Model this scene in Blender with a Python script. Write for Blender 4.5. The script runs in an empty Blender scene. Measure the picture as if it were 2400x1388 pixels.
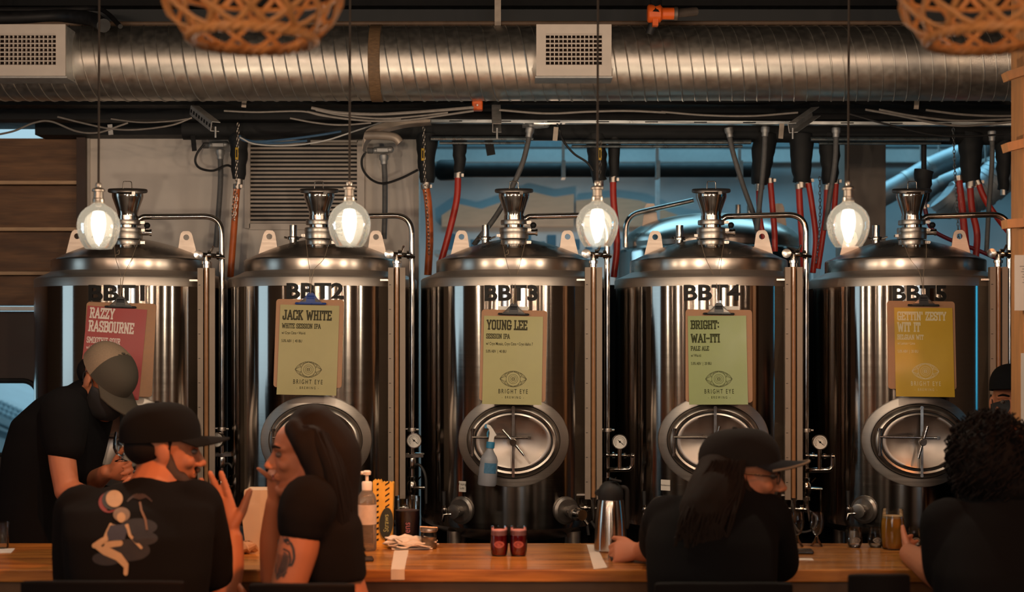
import bpy, math, random
from mathutils import Vector, Matrix, Euler, Quaternion
random.seed(7)
PI = math.pi
SC = bpy.context.scene
COL = SC.collection
def R(d): return math.radians(d)

# ------------------------------------------------------------------ camera, world, lights, exposure
FPX, HY = 3400.0, 800.0          # focal length in pixels of the 2400 x 1388 frame, row of the horizon
CAMZ = 1.75
def at(px, py, Y):
    """the point at real distance Y that the photograph shows at (px, py)"""
    return Vector(((px - 1200.0) * Y / FPX, Y, CAMZ - (py - HY) * Y / FPX))
def wpx(n, Y): return n * Y / FPX

cam_d = bpy.data.cameras.new('camera'); cam = bpy.data.objects.new('camera', cam_d); COL.objects.link(cam)
cam.location = (0, 0, CAMZ); cam.rotation_euler = (PI/2, 0, 0)
cam_d.sensor_width = 36; cam_d.sensor_fit = 'HORIZONTAL'; cam_d.lens = FPX / 2400 * 36
cam_d.shift_y = (HY - 694) / 2400; cam_d.clip_end = 200
cam_d.dof.use_dof = True; cam_d.dof.focus_distance = 5.65; cam_d.dof.aperture_fstop = 2.4
SC.camera = cam
SC.view_settings.view_transform = 'Standard'; SC.view_settings.look = 'None'
SC.view_settings.gamma = 1; SC.view_settings.use_curve_mapping = False
SC.view_settings.exposure = 0.0
SC.cycles.use_denoising = True
SC.cycles.max_bounces = 8; SC.cycles.diffuse_bounces = 3; SC.cycles.glossy_bounces = 4
SC.cycles.transmission_bounces = 6; SC.cycles.transparent_max_bounces = 12
SC.cycles.sample_clamp_indirect = 4.0; SC.cycles.caustics_reflective = False; SC.cycles.caustics_refractive = False

W = bpy.data.worlds.new('daylight'); SC.world = W; W.use_nodes = True
bg = W.node_tree.nodes['Background']; bg.inputs[0].default_value = (0.42, 0.66, 0.78, 1); bg.inputs[1].default_value = 0.95

WARM = (1.0, 0.70, 0.48); AMBER = (1.0, 0.32, 0.09); DAY = (0.36, 0.72, 0.95); CYAN = (0.05, 0.55, 0.95)
def lamp(name, kind, loc, power, color, radius=.05, aim=None, size=None, angle=None, blend=.6):
    d = bpy.data.lights.new(name, kind); d.energy = power; d.color = color
    if kind == 'AREA':
        d.shape = 'RECTANGLE'; d.size, d.size_y = size
    else: d.shadow_soft_size = radius
    if kind == 'SPOT': d.spot_size = R(angle); d.spot_blend = blend
    o = bpy.data.objects.new(name, d); COL.objects.link(o); o.location = loc
    if aim is not None: o.rotation_euler = (Vector(aim) - Vector(loc)).to_track_quat('-Z', 'Y').to_euler()
    return o
# lamps of the taproom behind the camera (rows of small hanging bulbs) : the streaks on the steel
for row, (y, z, p) in enumerate([(2.0, 2.75, 7), (0.2, 2.8, 20), (-2.2, 2.8, 34), (-4.6, 2.8, 44)]):
    for k in range(6):
        x = -4.2 + k * 1.6 + (.5 if row % 2 else 0) + random.uniform(-.22, .22)
        lamp('taproom_bulb_light', 'POINT', (x, y + random.uniform(-.3, .3), z + random.uniform(-.25, .1)), p, WARM, .032)
# unseen amber spots over the customers' side; the last is added for the timber post
for x, y, p, aim in ((.55, 2.7, 290, (-.55, 4.15, 1.15)), (-.1, 3.3, 50, (.1, 4.6, 1.07)), (1.5, 2.6, 60, (1.15, 4.4, 1.1)), (-2.0, 3.0, 60, (-1.35, 4.6, 1.15)), (2.2, 3.0, 45, (1.75, 4.9, 2.2))):
    lamp('unseen_amber_spot', 'SPOT', (x, y, 3.1), p, AMBER, .05, aim, angle=40 if x < 2 else 26)
lamp('unseen_amber_spot', 'SPOT', (-.95, 2.3, 2.7), 48, AMBER, .05, (-.58, 4.02, 1.42), angle=19)  # extra unseen spot, added to brighten the woman's cheek
# daylight: tall window far left of the taproom, brew room windows behind the tanks
lamp('taproom_window_light', 'AREA', (-6.3, 3.6, 1.9), 15, (.55, .80, .95), aim=(0, 3.6, 1.6), size=(1.5, 2.2))
for x in (-2.6, 1.9): lamp('taproom_window_light', 'AREA', (x, -6.9, 2.1), 18, (.72, .88, 1.0), aim=(x, 0, 2.0), size=(1.0, 1.5))
lamp('taproom_window_light', 'AREA', (6.6, 4.6, 1.9), 2.4, CYAN, aim=(0, 5.0, 1.6), size=(.22, 2.0))
lamp('brew_room_light', 'AREA', (1.6, 8.6, 4.2), 105, (.30, .70, .92), aim=(1.6, 8.7, 0), size=(5.0, 1.6))
lamp('brew_room_fill', 'POINT', (.2, 10.2, 1.9), 16, WARM, .08)  # hidden warm fill, added to tint the plywood panels beige
lamp('brew_room_light', 'AREA', (-3.4, 8.4, 3.6), 26, DAY, aim=(-3.2, 7.6, 1.0), size=(2.0, 1.2))

# ------------------------------------------------------------------ materials
MATS = {}
def mat(name, color, rough=.6, metal=0.0, var=.12, scale=30.0, stretch=(1, 1, 1), bump=0.0, aniso=0.0, spec=None,
        emit=None, emit_s=0.0, alpha=None, trans=0.0, ior=1.45, coat=0.0, color2=None, mixs=None, mixscale=6.0, rvar=.08, sheen=0):
    if name in MATS: return MATS[name]
    m = bpy.data.materials.new(name); m.use_nodes = True; MATS[name] = m
    nt = m.node_tree; N = nt.nodes; L = nt.links; b = N['Principled BSDF']
    tc = N.new('ShaderNodeTexCoord'); mp = N.new('ShaderNodeMapping'); mp.inputs['Scale'].default_value = stretch
    L.new(tc.outputs['Object'], mp.inputs['Vector'])
    nz = N.new('ShaderNodeTexNoise'); nz.inputs['Scale'].default_value = scale; nz.inputs['Detail'].default_value = 6
    L.new(mp.outputs[0], nz.inputs['Vector'])
    rmp = N.new('ShaderNodeMapRange'); rmp.inputs['To Min'].default_value = 1 - var; rmp.inputs['To Max'].default_value = 1 + var
    rmp.inputs['From Min'].default_value = .25; rmp.inputs['From Max'].default_value = .75
    L.new(nz.outputs['Fac'], rmp.inputs['Value'])
    if color2 is not None:
        n2 = N.new('ShaderNodeTexNoise'); n2.inputs['Scale'].default_value = mixscale; n2.inputs['Detail'].default_value = 5
        if mixs: 
            mp2 = N.new('ShaderNodeMapping'); mp2.inputs['Scale'].default_value = mixs; L.new(tc.outputs['Object'], mp2.inputs[0]); L.new(mp2.outputs[0], n2.inputs['Vector'])
        else: L.new(mp.outputs[0], n2.inputs['Vector'])
        cr = N.new('ShaderNodeValToRGB'); cr.color_ramp.elements[0].position = .38; cr.color_ramp.elements[1].position = .64
        cr.color_ramp.elements[0].color = (*color, 1); cr.color_ramp.elements[1].color = (*color2, 1)
        L.new(n2.outputs['Fac'], cr.inputs[0]); base = cr.outputs[0]
    else:
        rgb = N.new('ShaderNodeRGB'); rgb.outputs[0].default_value = (*color, 1); base = rgb.outputs[0]
    mx = N.new('ShaderNodeVectorMath'); mx.operation = 'SCALE'
    L.new(base, mx.inputs[0]); L.new(rmp.outputs[0], mx.inputs['Scale']); L.new(mx.outputs[0], b.inputs['Base Color'])
    rr = N.new('ShaderNodeMapRange'); rr.inputs['To Min'].default_value = max(.02, rough - rvar); rr.inputs['To Max'].default_value = min(1, rough + rvar)
    rr.inputs['From Min'].default_value = .25; rr.inputs['From Max'].default_value = .75
    L.new(nz.outputs['Fac'], rr.inputs['Value']); L.new(rr.outputs[0], b.inputs['Roughness'])
    b.inputs['Metallic'].default_value = metal
    if spec is not None: b.inputs['Specular IOR Level'].default_value = spec
    if trans: b.inputs['Transmission Weight'].default_value = trans; b.inputs['IOR'].default_value = ior
    if coat: b.inputs['Coat Weight'].default_value = coat; b.inputs['Coat Roughness'].default_value = .12
    if alpha is not None: b.inputs['Alpha'].default_value = alpha
    if sheen: b.inputs['Sheen Weight'].default_value = sheen
    if emit is not None: b.inputs['Emission Color'].default_value = (*emit, 1); b.inputs['Emission Strength'].default_value = emit_s
    if aniso:
        tg = N.new('ShaderNodeTangent'); tg.direction_type = 'RADIAL'; tg.axis = 'Z'
        b.inputs['Anisotropic'].default_value = aniso; b.inputs['Anisotropic Rotation'].default_value = .25; L.new(tg.outputs[0], b.inputs['Tangent'])
    if bump:
        bp = N.new('ShaderNodeBump'); bp.inputs['Strength'].default_value = bump; bp.inputs['Distance'].default_value = .004
        L.new(nz.outputs['Fac'], bp.inputs['Height']); L.new(bp.outputs[0], b.inputs['Normal'])
    return m
def thin_glass(name, tint=(1, 1, 1), gloss=.9, ior=1.35, milk=0.0, milkcol=(.9, .9, .9)):
    m = bpy.data.materials.new(name); m.use_nodes = True; nt = m.node_tree; N = nt.nodes; L = nt.links
    N.remove(N['Principled BSDF']); out = N['Material Output']
    t = N.new('ShaderNodeBsdfTransparent'); t.inputs[0].default_value = (*tint, 1)
    g = N.new('ShaderNodeBsdfGlossy'); g.inputs['Roughness'].default_value = .04; g.inputs[0].default_value = (gloss, gloss, gloss, 1)
    fr = N.new('ShaderNodeFresnel'); fr.inputs[0].default_value = ior
    nz = N.new('ShaderNodeTexNoise'); nz.inputs['Scale'].default_value = 9
    bp = N.new('ShaderNodeBump'); bp.inputs['Strength'].default_value = .08; bp.inputs['Distance'].default_value = .01
    L.new(nz.outputs['Fac'], bp.inputs['Height']); L.new(bp.outputs[0], g.inputs['Normal'])
    mx = N.new('ShaderNodeMixShader'); L.new(fr.outputs[0], mx.inputs[0]); L.new(t.outputs[0], mx.inputs[1]); L.new(g.outputs[0], mx.inputs[2])
    last = mx
    if milk:
        df = N.new('ShaderNodeBsdfTranslucent'); df.inputs[0].default_value = (*milkcol, 1)
        d2 = N.new('ShaderNodeBsdfDiffuse'); d2.inputs[0].default_value = (*milkcol, 1)
        ad = N.new('ShaderNodeMixShader'); ad.inputs[0].default_value = .5; L.new(df.outputs[0], ad.inputs[1]); L.new(d2.outputs[0], ad.inputs[2])
        m2 = N.new('ShaderNodeMixShader'); m2.inputs[0].default_value = milk; L.new(mx.outputs[0], m2.inputs[1]); L.new(ad.outputs[0], m2.inputs[2]); last = m2
    L.new(last.outputs[0], out.inputs[0]); MATS[name] = m
    return m

STEEL = mat('brushed_steel', (.50, .46, .42), .142, 1, var=.04, scale=3, stretch=(1, 1, 90), aniso=1.0, rvar=.02, bump=.004)
STEELB = mat('satin_steel', (.62, .55, .49), .48, 1, var=.08, scale=6, stretch=(1, 1, 60), aniso=.4, rvar=.05)
DOME = mat('dome_steel', (.56, .49, .43), .30, 1, var=.08, scale=8, aniso=.5, rvar=.05)
FIT = mat('polished_steel', (.50, .46, .42), .14, 1, var=.06, scale=20)
FITR = mat('worn_steel', (.50, .45, .40), .36, 1, var=.14, scale=25)
LUGM = mat('lug_steel', (.60, .49, .41), .48, .75, var=.12, scale=14, stretch=(1, 1, 8))
GALV = mat('galvanized_steel', (.64, .60, .54), .40, 1, var=.08, scale=40, rvar=.06, bump=.02)
GALVD = mat('dull_zinc', (.46, .46, .45), .5, .7, var=.18, scale=40)
BLACK = mat('black_rubber', (.012, .012, .013), .55, var=.3, scale=40)
BLACKP = mat('black_paint', (.008, .009, .010), .6, var=.3, scale=25, spec=.25)
INSUL = mat('black_insulation', (.009, .010, .011), .7, var=.4, scale=18, bump=.3)
REDH = mat('red_hose', (.55, .035, .02), .38, var=.12, scale=30)
ORANGEP = mat('orange_pipe', (.75, .16, .03), .45, var=.15, scale=25)
CONDUIT = mat('grey_conduit', (.13, .13, .13), .55, var=.2, scale=60)
CABLE = mat('grey_cable', (.26, .24, .22), .45, .4, var=.15, scale=50)
WALLW = mat('white_wall_paint', (.80, .72, .645), .75, var=.07, scale=5, bump=.05, color2=(.70, .63, .565), mixscale=2.2)
VENTW = mat('white_vent_paint', (.66, .58, .51), .5, var=.05, scale=20)

# ------------------------------------------------------------------ mesh helpers
class MB:
    def __init__(s): s.v = []; s.f = []; s.m = []; s.mi = 0
    def add(s, vs, fs):
        n = len(s.v); s.v += [Vector(p) for p in vs]; s.f += [tuple(i + n for i in f) for f in fs]; s.m += [s.mi] * len(fs); return s
    def box(s, c, size, rot=None):
        hx, hy, hz = (d / 2 for d in size); M = rot or Matrix()
        if not isinstance(M, Matrix): M = Euler(M).to_matrix()
        M = M.to_3x3(); c = Vector(c)
        vs = [c + M @ Vector((x*hx, y*hy, z*hz)) for x in (-1, 1) for y in (-1, 1) for z in (-1, 1)]
        return s.add(vs, [(0, 1, 3, 2), (4, 6, 7, 5), (0, 4, 5, 1), (2, 3, 7, 6), (0, 2, 6, 4), (1, 5, 7, 3)])
    def rings(s, rs, cap0=True, cap1=True, closed=True):
        n = len(rs[0]); vs = [p for r in rs for p in r]; fs = []
        for i in range(len(rs) - 1):
            for j in range(n if closed else n - 1):
                k = (j + 1) % n; fs.append((i*n + j, i*n + k, (i+1)*n + k, (i+1)*n + j))
        if cap0 and closed: fs.append(tuple(range(n - 1, -1, -1)))
        if cap1 and closed: fs.append(tuple((len(rs)-1)*n + j for j in range(n)))
        return s.add(vs, fs)
    def lathe(s, prof, c=(0, 0, 0), axis='Z', n=32, M=None, cap0=True, cap1=True):
        c = Vector(c); rs = []
        if M is None:
            M = {'Z': Matrix.Identity(3), 'X': Matrix.Rotation(PI/2, 3, 'Y'), 'Y': Matrix.Rotation(-PI/2, 3, 'X'), '-Y': Matrix.Rotation(PI/2, 3, 'X')}[axis]
        for r, z in prof:
            rs.append([c + M @ Vector((max(r, 1e-5) * math.cos(2*PI*j/n), max(r, 1e-5) * math.sin(2*PI*j/n), z)) for j in range(n)])
        return s.rings(rs, cap0, cap1)
    def tube(s, pts, r, n=10, cap=True, flat=1.0, round_end=False):
        pts = [Vector(p) for p in pts]; rr = list(r) if isinstance(r, (list, tuple)) else [r] * len(pts)
        if round_end:
            d0 = (pts[0] - pts[1]).normalized(); d1 = (pts[-1] - pts[-2]).normalized()
            a = [(pts[0] + d0*rr[0]*k, rr[0]*math.sqrt(max(0.02, 1-k*k))) for k in (.97, .75, .4)]
            b = [(pts[-1] + d1*rr[-1]*k, rr[-1]*math.sqrt(max(0.02, 1-k*k))) for k in (.4, .75, .97)]
            pts = [p for p, _ in a] + pts + [p for p, _ in b]; rr = [q for _, q in a] + rr + [q for _, q in b]
        t0 = (pts[1] - pts[0]).normalized(); up = Vector((0, 0, 1)) if abs(t0.z) < .9 else Vector((0, 1, 0))
        u = t0.cross(up).normalized(); rs = []; prev = t0
        for i, p in enumerate(pts):
            t = ((pts[min(i+1, len(pts)-1)] - pts[max(i-1, 0)])).normalized()
            q = prev.rotation_difference(t); u = q @ u; u = (u - t * u.dot(t)).normalized(); prev = t
            w = t.cross(u)
            rs.append([p + u * (rr[i] * math.cos(2*PI*j/n)) + w * (rr[i] * flat * math.sin(2*PI*j/n)) for j in range(n)])
        return s.rings(rs, cap, cap)
    def ell(s, c, r, n=18, M=None):
        c = Vector(c); M = M.to_3x3() if M is not None else Matrix.Identity(3); rs = []
        for i in range(1, n // 2):
            a = PI * i / (n // 2)
            rs.append([c + M @ Vector((r[0]*math.sin(a)*math.cos(2*PI*j/n), r[1]*math.sin(a)*math.sin(2*PI*j/n), -r[2]*math.cos(a))) for j in range(n)])
        return s.rings(rs)
    def prism(s, poly, d, M=None):
        """polygon in local x,z extruded along local y from 0 to d"""
        M = M or Matrix(); n = len(poly)
        vs = [M @ Vector((x, 0, z)) for x, z in poly] + [M @ Vector((x, d, z)) for x, z in poly]
        fs = [tuple(range(n)), tuple(range(2*n - 1, n - 1, -1))] + [(i, i + n, (i+1) % n + n, (i+1) % n) for i in range(n)]
        return s.add(vs, fs)
def spline(pts, n=8):
    """Catmull-Rom through pts"""
    P = [Vector(p) for p in pts]; P = [2*P[0] - P[1]] + P + [2*P[-1] - P[-2]]; out = []
    for i in range(1, len(P) - 2):
        for k in range(n):
            t = k / n; a, b, c, d = P[i-1], P[i], P[i+1], P[i+2]
            out.append(.5*((2*b) + (c-a)*t + (2*a-5*b+4*c-d)*t*t + (3*b-a-3*c+d)*t**3))
    out.append(P[-2]); return out
def rcorner(pts, r, n=6):
    """polyline with rounded corners"""
    P = [Vector(p) for p in pts]; out = [P[0]]
    for i in range(1, len(P) - 1):
        a = (P[i-1] - P[i]); b = (P[i+1] - P[i]); rr = min(r, a.length*.49, b.length*.49)
        A = P[i] + a.normalized()*rr; B = P[i] + b.normalized()*rr
        for k in range(n + 1):
            t = k / n; out.append((1-t)**2*A + 2*t*(1-t)*P[i] + t*t*B)
    out.append(P[-1]); return out
def wloc(o):
    v = Vector(o.location)
    while o.parent: o = o.parent; v += o.location
    return v
def obj(name, mb, m, parent=None, smooth=True, ang=38, org=None, bevel=0, mesh=None):
    """link ONE mesh object; coordinates in mb are world ones, stored relative to the parent (or to org)"""
    base = wloc(parent) if parent else None
    if mesh is None:
        if org is None and parent is None:
            xs = [p.x for p in mb.v]; ys = [p.y for p in mb.v]; zs = [p.z for p in mb.v]
            org = Vector(((min(xs)+max(xs))/2, (min(ys)+max(ys))/2, min(zs)))
        off = base if parent else Vector(org)
        mesh = bpy.data.meshes.new(name); mesh.from_pydata([p - off for p in mb.v], [], mb.f)
        for x in (m if isinstance(m, (list, tuple)) else [m]): mesh.materials.append(x)
        if isinstance(m, (list, tuple)): mesh.polygons.foreach_set('material_index', mb.m)
        mesh.update(); mesh.validate()
        if smooth: mesh.shade_smooth(); mesh.set_sharp_from_angle(angle=R(ang))
    o = bpy.data.objects.new(name, mesh); COL.objects.link(o)
    if parent: o.parent = parent
    elif org is not None: o.location = org
    if bevel:
        bv = o.modifiers.new('bevel', 'BEVEL'); bv.width = bevel; bv.segments = 2; bv.limit_method = 'ANGLE'
    return o
def tag(o, label, cat, group=None, kind=None):
    o['label'] = label; o['category'] = cat
    if group: o['group'] = group
    if kind: o['kind'] = kind
    return o
def thing(name, label, cat, loc=(0, 0, 0), group=None):
    o = bpy.data.objects.new(name, None); COL.objects.link(o); o.location = loc; o.empty_display_size = .1
    return tag(o, label, cat, group)
def struct(name, mb, m, parent=None, **k):
    o = obj(name, mb, m, parent, **k)
    if parent is None: o['kind'] = 'structure'
    return o
def copy_tree(o, parent=None):
    c = o.copy(); COL.objects.link(c)
    if parent is not None: c.parent = parent
    for ch in list(o.children): copy_tree(ch, c)
    return c
def text_geo(body, size=1.0, xs=1.0, space=1.0, bold=0.0, align='LEFT'):
    """flat lettering: list of (x, z) vertices and faces, baseline at z = 0"""
    cu = bpy.data.curves.new('lettering_source', 'FONT'); cu.body = body; cu.size = size; cu.space_character = space; cu.offset = bold
    cu.align_x = align; cu.resolution_u = 3
    o = bpy.data.objects.new('lettering_source', cu); COL.objects.link(o)
    me = bpy.data.meshes.new_from_object(o.evaluated_get(bpy.context.evaluated_depsgraph_get()))
    vs = [(v.co.x * xs, v.co.y) for v in me.vertices]; fs = [tuple(p.vertices) for p in me.polygons]
    bpy.data.objects.remove(o); bpy.data.curves.remove(cu); bpy.data.meshes.remove(me)
    return vs, fs
# ------------------------------------------------------------------ the room
FLOORM = mat('dark_concrete', (.10, .085, .075), .6, var=.15, scale=4, bump=.05)
CEILM = mat('black_ceiling_paint', (.012, .014, .016), .8, var=.25, scale=6)
TAPW = mat('warm_plaster', (.085, .058, .04), .8, var=.1, scale=3)
WOODW = mat('stained_planks', (.22, .105, .045), .55, var=.25, scale=9, stretch=(1, 6, 14), color2=(.12, .055, .024), mixscale=3, mixs=(1.2, 4, 9), bump=.08)
WOODL = mat('pale_plank_edge', (.60, .38, .22), .7, var=.15, scale=20, stretch=(1, 8, 8))
WOODD = mat('dark_brown_panel', (.045, .02, .012), .5, var=.2, scale=10)
BREWW = mat('brew_room_paint', (.50, .53, .54), .8, var=.08, scale=3, color2=(.34, .40, .43), mixscale=1.4)
PLY = mat('plywood', (.62, .38, .24), .7, var=.1, scale=8, stretch=(1, 1, 6))

def wall(name, x0, x1, y0, y1, z0, z1, m):
    return struct(name, MB().box(((x0+x1)/2, (y0+y1)/2, (z0+z1)/2), (x1-x0, y1-y0, z1-z0)), m, smooth=False)
wall('floor', -6.6, 7.0, -7.1, 11.2, -.12, 0, FLOORM)
wall('ceiling', -6.6, 7.0, -7.1, 11.2, 4.6, 4.72, CEILM)
wall('wall_left', -6.7, -6.58, -7.1, 11.2, 0, 4.6, TAPW)
wall('wall_right', 6.98, 7.1, -7.1, 11.2, 0, 4.6, TAPW)
wall('wall_front', -6.6, 7.0, -7.2, -7.08, 0, 4.6, TAPW)
wall('wall_back', -1.8, 7.0, 11.1, 11.22, 0, 4.6, BREWW)
wall('wall_brew_room_left', -1.9, -1.78, 8.6, 11.2, 0, 4.6, BREWW)
# white partition with a louvre, open above
PW = 6.75
xA, xB = at(206, 0, PW).x, at(981, 0, PW).x
ptop = at(0, 322, PW).z
wall('wall_partition', xA, xB, PW, PW + .12, 0, ptop, WALLW)
wall('wall_dark_screen', xB + .02, 6.9, 6.62, 6.68, 0, at(0, 668, 6.62).z, BLACKP)  # black wall added to hide the blue glow between the tanks
s = MB()
for x0, x1 in ((205, 212), (972, 982)): s.box((at((x0+x1)/2, 0, PW).x, PW - .006, ptop/2), (wpx(x1-x0, PW), .012, ptop))
struct('trim_1', s, mat('off_white_trim', (.58, .52, .46), .6, var=.06), smooth=False)
# plank wall at far left, above a dark panel with a rounded window
xL = -6.58
s = MB(); 
for y0, y1 in ((322, 424), (434, 533), (543, 636), (646, 716)):
    z0, z1 = at(0, y1, PW).z, at(0, y0, PW).z
    s.box(((xL+xA)/2, PW + .05, (z0+z1)/2), (xA-xL, .06, z1-z0-.004))
s.box(((xL+xA)/2, PW + .10, at(0, 519, PW).z), (xA-xL, .03, wpx(394, PW)))  # unseen backing added to stop light leaking through the plank gaps
struct('wall_planks', s, WOODW, smooth=False)
s = MB(); 
for y in (429, 538, 641):
    s.box(((xL+at(186, 0, PW).x)/2, PW + .005, at(0, y, PW).z), (at(186, 0, PW).x-xL, .06, wpx(8, PW)))
struct('trim_2', s, WOODL, smooth=False)
struct('trim_3', MB().box((at(196, 0, PW).x, PW, at(0, 484, PW).z), (wpx(20, PW), .09, wpx(326, PW))), WOODD, smooth=False)
struct('trim_4', MB().box(((xL+at(100, 0, PW).x)/2, PW - .01, at(0, 724, PW).z), (at(100, 0, PW).x-xL, .10, wpx(9, PW))), mat('white_metal_strip', (.62, .66, .68), .35, .3, var=.06), smooth=False)
# dark panel with a hole for the rounded window
def rrect(x0, x1, z0, z1, r, n=6):
    out = []
    for cx, cz, a in ((x1-r, z1-r, 0), (x0+r, z1-r, 90), (x0+r, z0+r, 180), (x1-r, z0+r, 270)):
        for k in range(n+1): out.append((cx + r*math.cos(R(a+90*k/n)), cz + r*math.sin(R(a+90*k/n))))
    return out
wx0, wx1 = at(-360, 0, PW).x, at(86, 0, PW).x
wz0, wz1 = at(0, 1066, PW).z, at(0, 893, PW).z
inner = rrect(wx0, wx1, wz0, wz1, .07)
X0, X1, Z0, Z1 = xL, xA, 0.0, at(0, 730, PW).z
outer = []
cxm, czm = (wx0+wx1)/2, (wz0+wz1)/2
def on_box(px, pz):
    dx, dz = px-cxm, pz-czm; t = 1e9
    if dx > 1e-6: t = min(t, (X1-cxm)/dx)
    if dx < -1e-6: t = min(t, (X0-cxm)/dx)
    if dz > 1e-6: t = min(t, (Z1-czm)/dz)
    if dz < -1e-6: t = min(t, (Z0-czm)/dz)
    return (cxm+dx*t, czm+dz*t)
outer = [on_box(*p) for p in inner]
s = MB()
f = PW + .02; b = PW + .09
s.rings([[Vector((x, f, z)) for x, z in outer], [Vector((x, f, z)) for x, z in inner], [Vector((x, b, z)) for x, z in inner], [Vector((x, b, z)) for x, z in outer]], False, False)
for c in ((X0, Z0), (X1, Z0), (X1, Z1), (X0, Z1)):   # fill the corners of the panel
    near = sorted(outer, key=lambda p: (p[0]-c[0])**2 + (p[1]-c[1])**2)
    a1 = [p for p in outer if abs(p[0]-c[0]) < 1e-5]; a2 = [p for p in outer if abs(p[1]-c[1]) < 1e-5]
    if a1 and a2:
        p = min(a1, key=lambda p: abs(p[1]-c[1])); q = min(a2, key=lambda p: abs(p[0]-c[0]))
        s.add([(c[0], f, c[1]), (p[0], f, p[1]), (q[0], f, q[1])], [(0, 1, 2)])
struct('wall_panel', s, WOODD, smooth=False)
w1 = MB(); loop = [Vector((x, PW + .015, z)) for x, z in inner]; w1.tube(loop + [loop[0]], .012, 8, cap=False)
win = struct('window_1', w1, BLACK)
gp = MB(); gp.add([Vector((x, PW + .06, z)) for x, z in inner], [tuple(range(len(inner)))])
obj('pane', gp, thin_glass('window_glass', (.9, .97, 1)), win, smooth=False)
# outside the window: a pale grandstand with rows of seats
OUTW = mat('pale_grandstand', (.74, .84, .88), .7, var=.08, scale=3)
st = thing('grandstand', 'pale grandstand with rows of seats seen through the rounded window', 'grandstand', at(20, 1064, 12.0))
s = MB(); a = at(-160, 880, 12); b = at(130, 1010, 12); 
s.add([(a.x, 12, a.z), (b.x, 12, b.z), (b.x, 12, b.z-1.2), (a.x, 12, a.z-2), (a.x, 14, a.z), (b.x, 14, b.z), (b.x, 14, b.z-1.2), (a.x, 14, a.z-2)],
      [(0, 1, 2, 3), (0, 4, 5, 1), (1, 5, 6, 2), (7, 6, 5, 4), (3, 7, 4, 0), (2, 6, 7, 3)])
obj('stand', s, OUTW, st, smooth=False)
s = MB()
for rr in range(3):
    for k in range(13):
        p = at(-40 + k*11 + rr*7, 926 + k*5.0 + rr*15, 11.9 - rr*.1); s.ell(p, (.020, .04, .032), 10)
obj('seats', s, mat('pale_seat', (.50, .64, .70), .6, var=.15), st)['kind'] = 'stuff'
s = MB(); a = at(-100, 985, 11.6); b = at(120, 1056, 11.6); s.tube([a, b], .03, 8); a = at(-100, 952, 11.6); b = at(110, 1042, 11.6); s.tube([a, b], .015, 8)
obj('railing', s, mat('blue_grey_rail', (.20, .30, .35), .5), st)
s = MB(); s.tube([at(62, 1000, 13.9), at(62, 880, 13.9)], .02, 8)
for k in range(9): s.tube([at(57, 895 + k*6, 13.9), at(67, 893 + k*6, 13.9)], .006, 6)
tag(obj('mast', s, mat('grey_mast', (.2, .25, .27), .6)), 'thin ribbed mast standing outside the rounded window', 'mast')

# louvre vent in the white wall
lv = thing('louvre_vent', 'large white louvre vent with many horizontal slats in the white wall', 'vent', at(712, 526, PW - .01))
x0, x1, z0, z1 = at(586, 0, PW).x, at(840, 0, PW).x, at(0, 526, PW).z, at(0, 334, PW).z
s = MB()
for (a, b, c, d) in ((x0-.022, x0+.004, z0-.02, z1+.006), (x1-.004, x1+.03, z0-.02, z1+.006), (x0, x1, z0-.026, z0+.002), (x0, x1, z1-.002, z1+.008)):
    s.box(((a+b)/2, PW - .012, (c+d)/2), (b-a, .022, d-c))
obj('frame', s, VENTW, lv, smooth=False)
obj('backing', MB().box(((x0+x1)/2, PW - .003, (z0+z1)/2), (x1-x0, .004, z1-z0)), BLACKP, lv, smooth=False)
ns = 20
for k in range(ns):
    z = z0 + (k + .5) * (z1 - z0) / ns
    obj('slat', MB().box(((x0+x1)/2, PW - .014, z), (x1-x0, .0022, .0105), (R(-30), 0, 0)), VENTW, lv, smooth=False)

# ---- the brew room behind the opening
s = MB(); 
for k in range(7): s.box((-1.2 + k*1.05, 9.9, 3.42), (.07, 2.2, .2))
struct('trim_5', s, BREWW, smooth=False)
struct('trim_7', MB().box((1.9, 11.06, (at(0, 342, 11.06).z + at(0, 381, 11.06).z)/2), (8.0, .06, at(0, 342, 11.06).z - at(0, 381, 11.06).z)), mat('bright_wall_band', (.88, .88, .86), .6, var=.05), smooth=False)  # brighter upper band of the far wall, put in as a pale board
struct('trim_6', MB().box((1.9, 10.7, at(0, 340, 10.7).z), (7.5, .12, wpx(14, 10.7))), mat('blue_grey_beam', (.25, .32, .35), .6), smooth=False)
struct('column_brew_room', MB().box((at(2022, 0, 7.3).x, 7.35, 1.7), (wpx(96, 7.3), .2, 3.4)), mat('taupe_column', (.26, .22, .19), .8, var=.12, scale=5), smooth=False)
# folded plywood panels along the far wall
def zig(name, pts, low, Y, label):
    s = MB(); poly = [(at(x, y, Y).x, at(x, y, Y).z) for x, y in pts]; poly += [(poly[-1][0], at(0, low, Y).z), (poly[0][0], at(0, low, Y).z)]
    s.prism(poly, .05, Matrix.Translation((0, Y, 0))); tag(obj(name, s, PLY, smooth=False), label, 'panel')
zig('plywood_panel', [(1035, 505), (1075, 478), (1128, 490), (1175, 474), (1240, 448), (1300, 462), (1345, 455)], 531, 11.04, 'peaked plywood panel on the far wall behind the third tank')
zig('plywood_panel', [(1350, 470), (1440, 462), (1500, 470), (1590, 505), (1660, 512)], 531, 11.045, 'sloping plywood panel on the far wall behind the third glass pendant')
s = MB()
for k in range(26):
    x = 1050 + k * 31 + random.uniform(-8, 8); h = random.uniform(18, 44)
    s.box((at(x, 0, 10).x, 10.4, at(0, 584 - h/2, 10).z), (wpx(random.uniform(8, 22), 10), .2, wpx(h, 10)))
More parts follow.
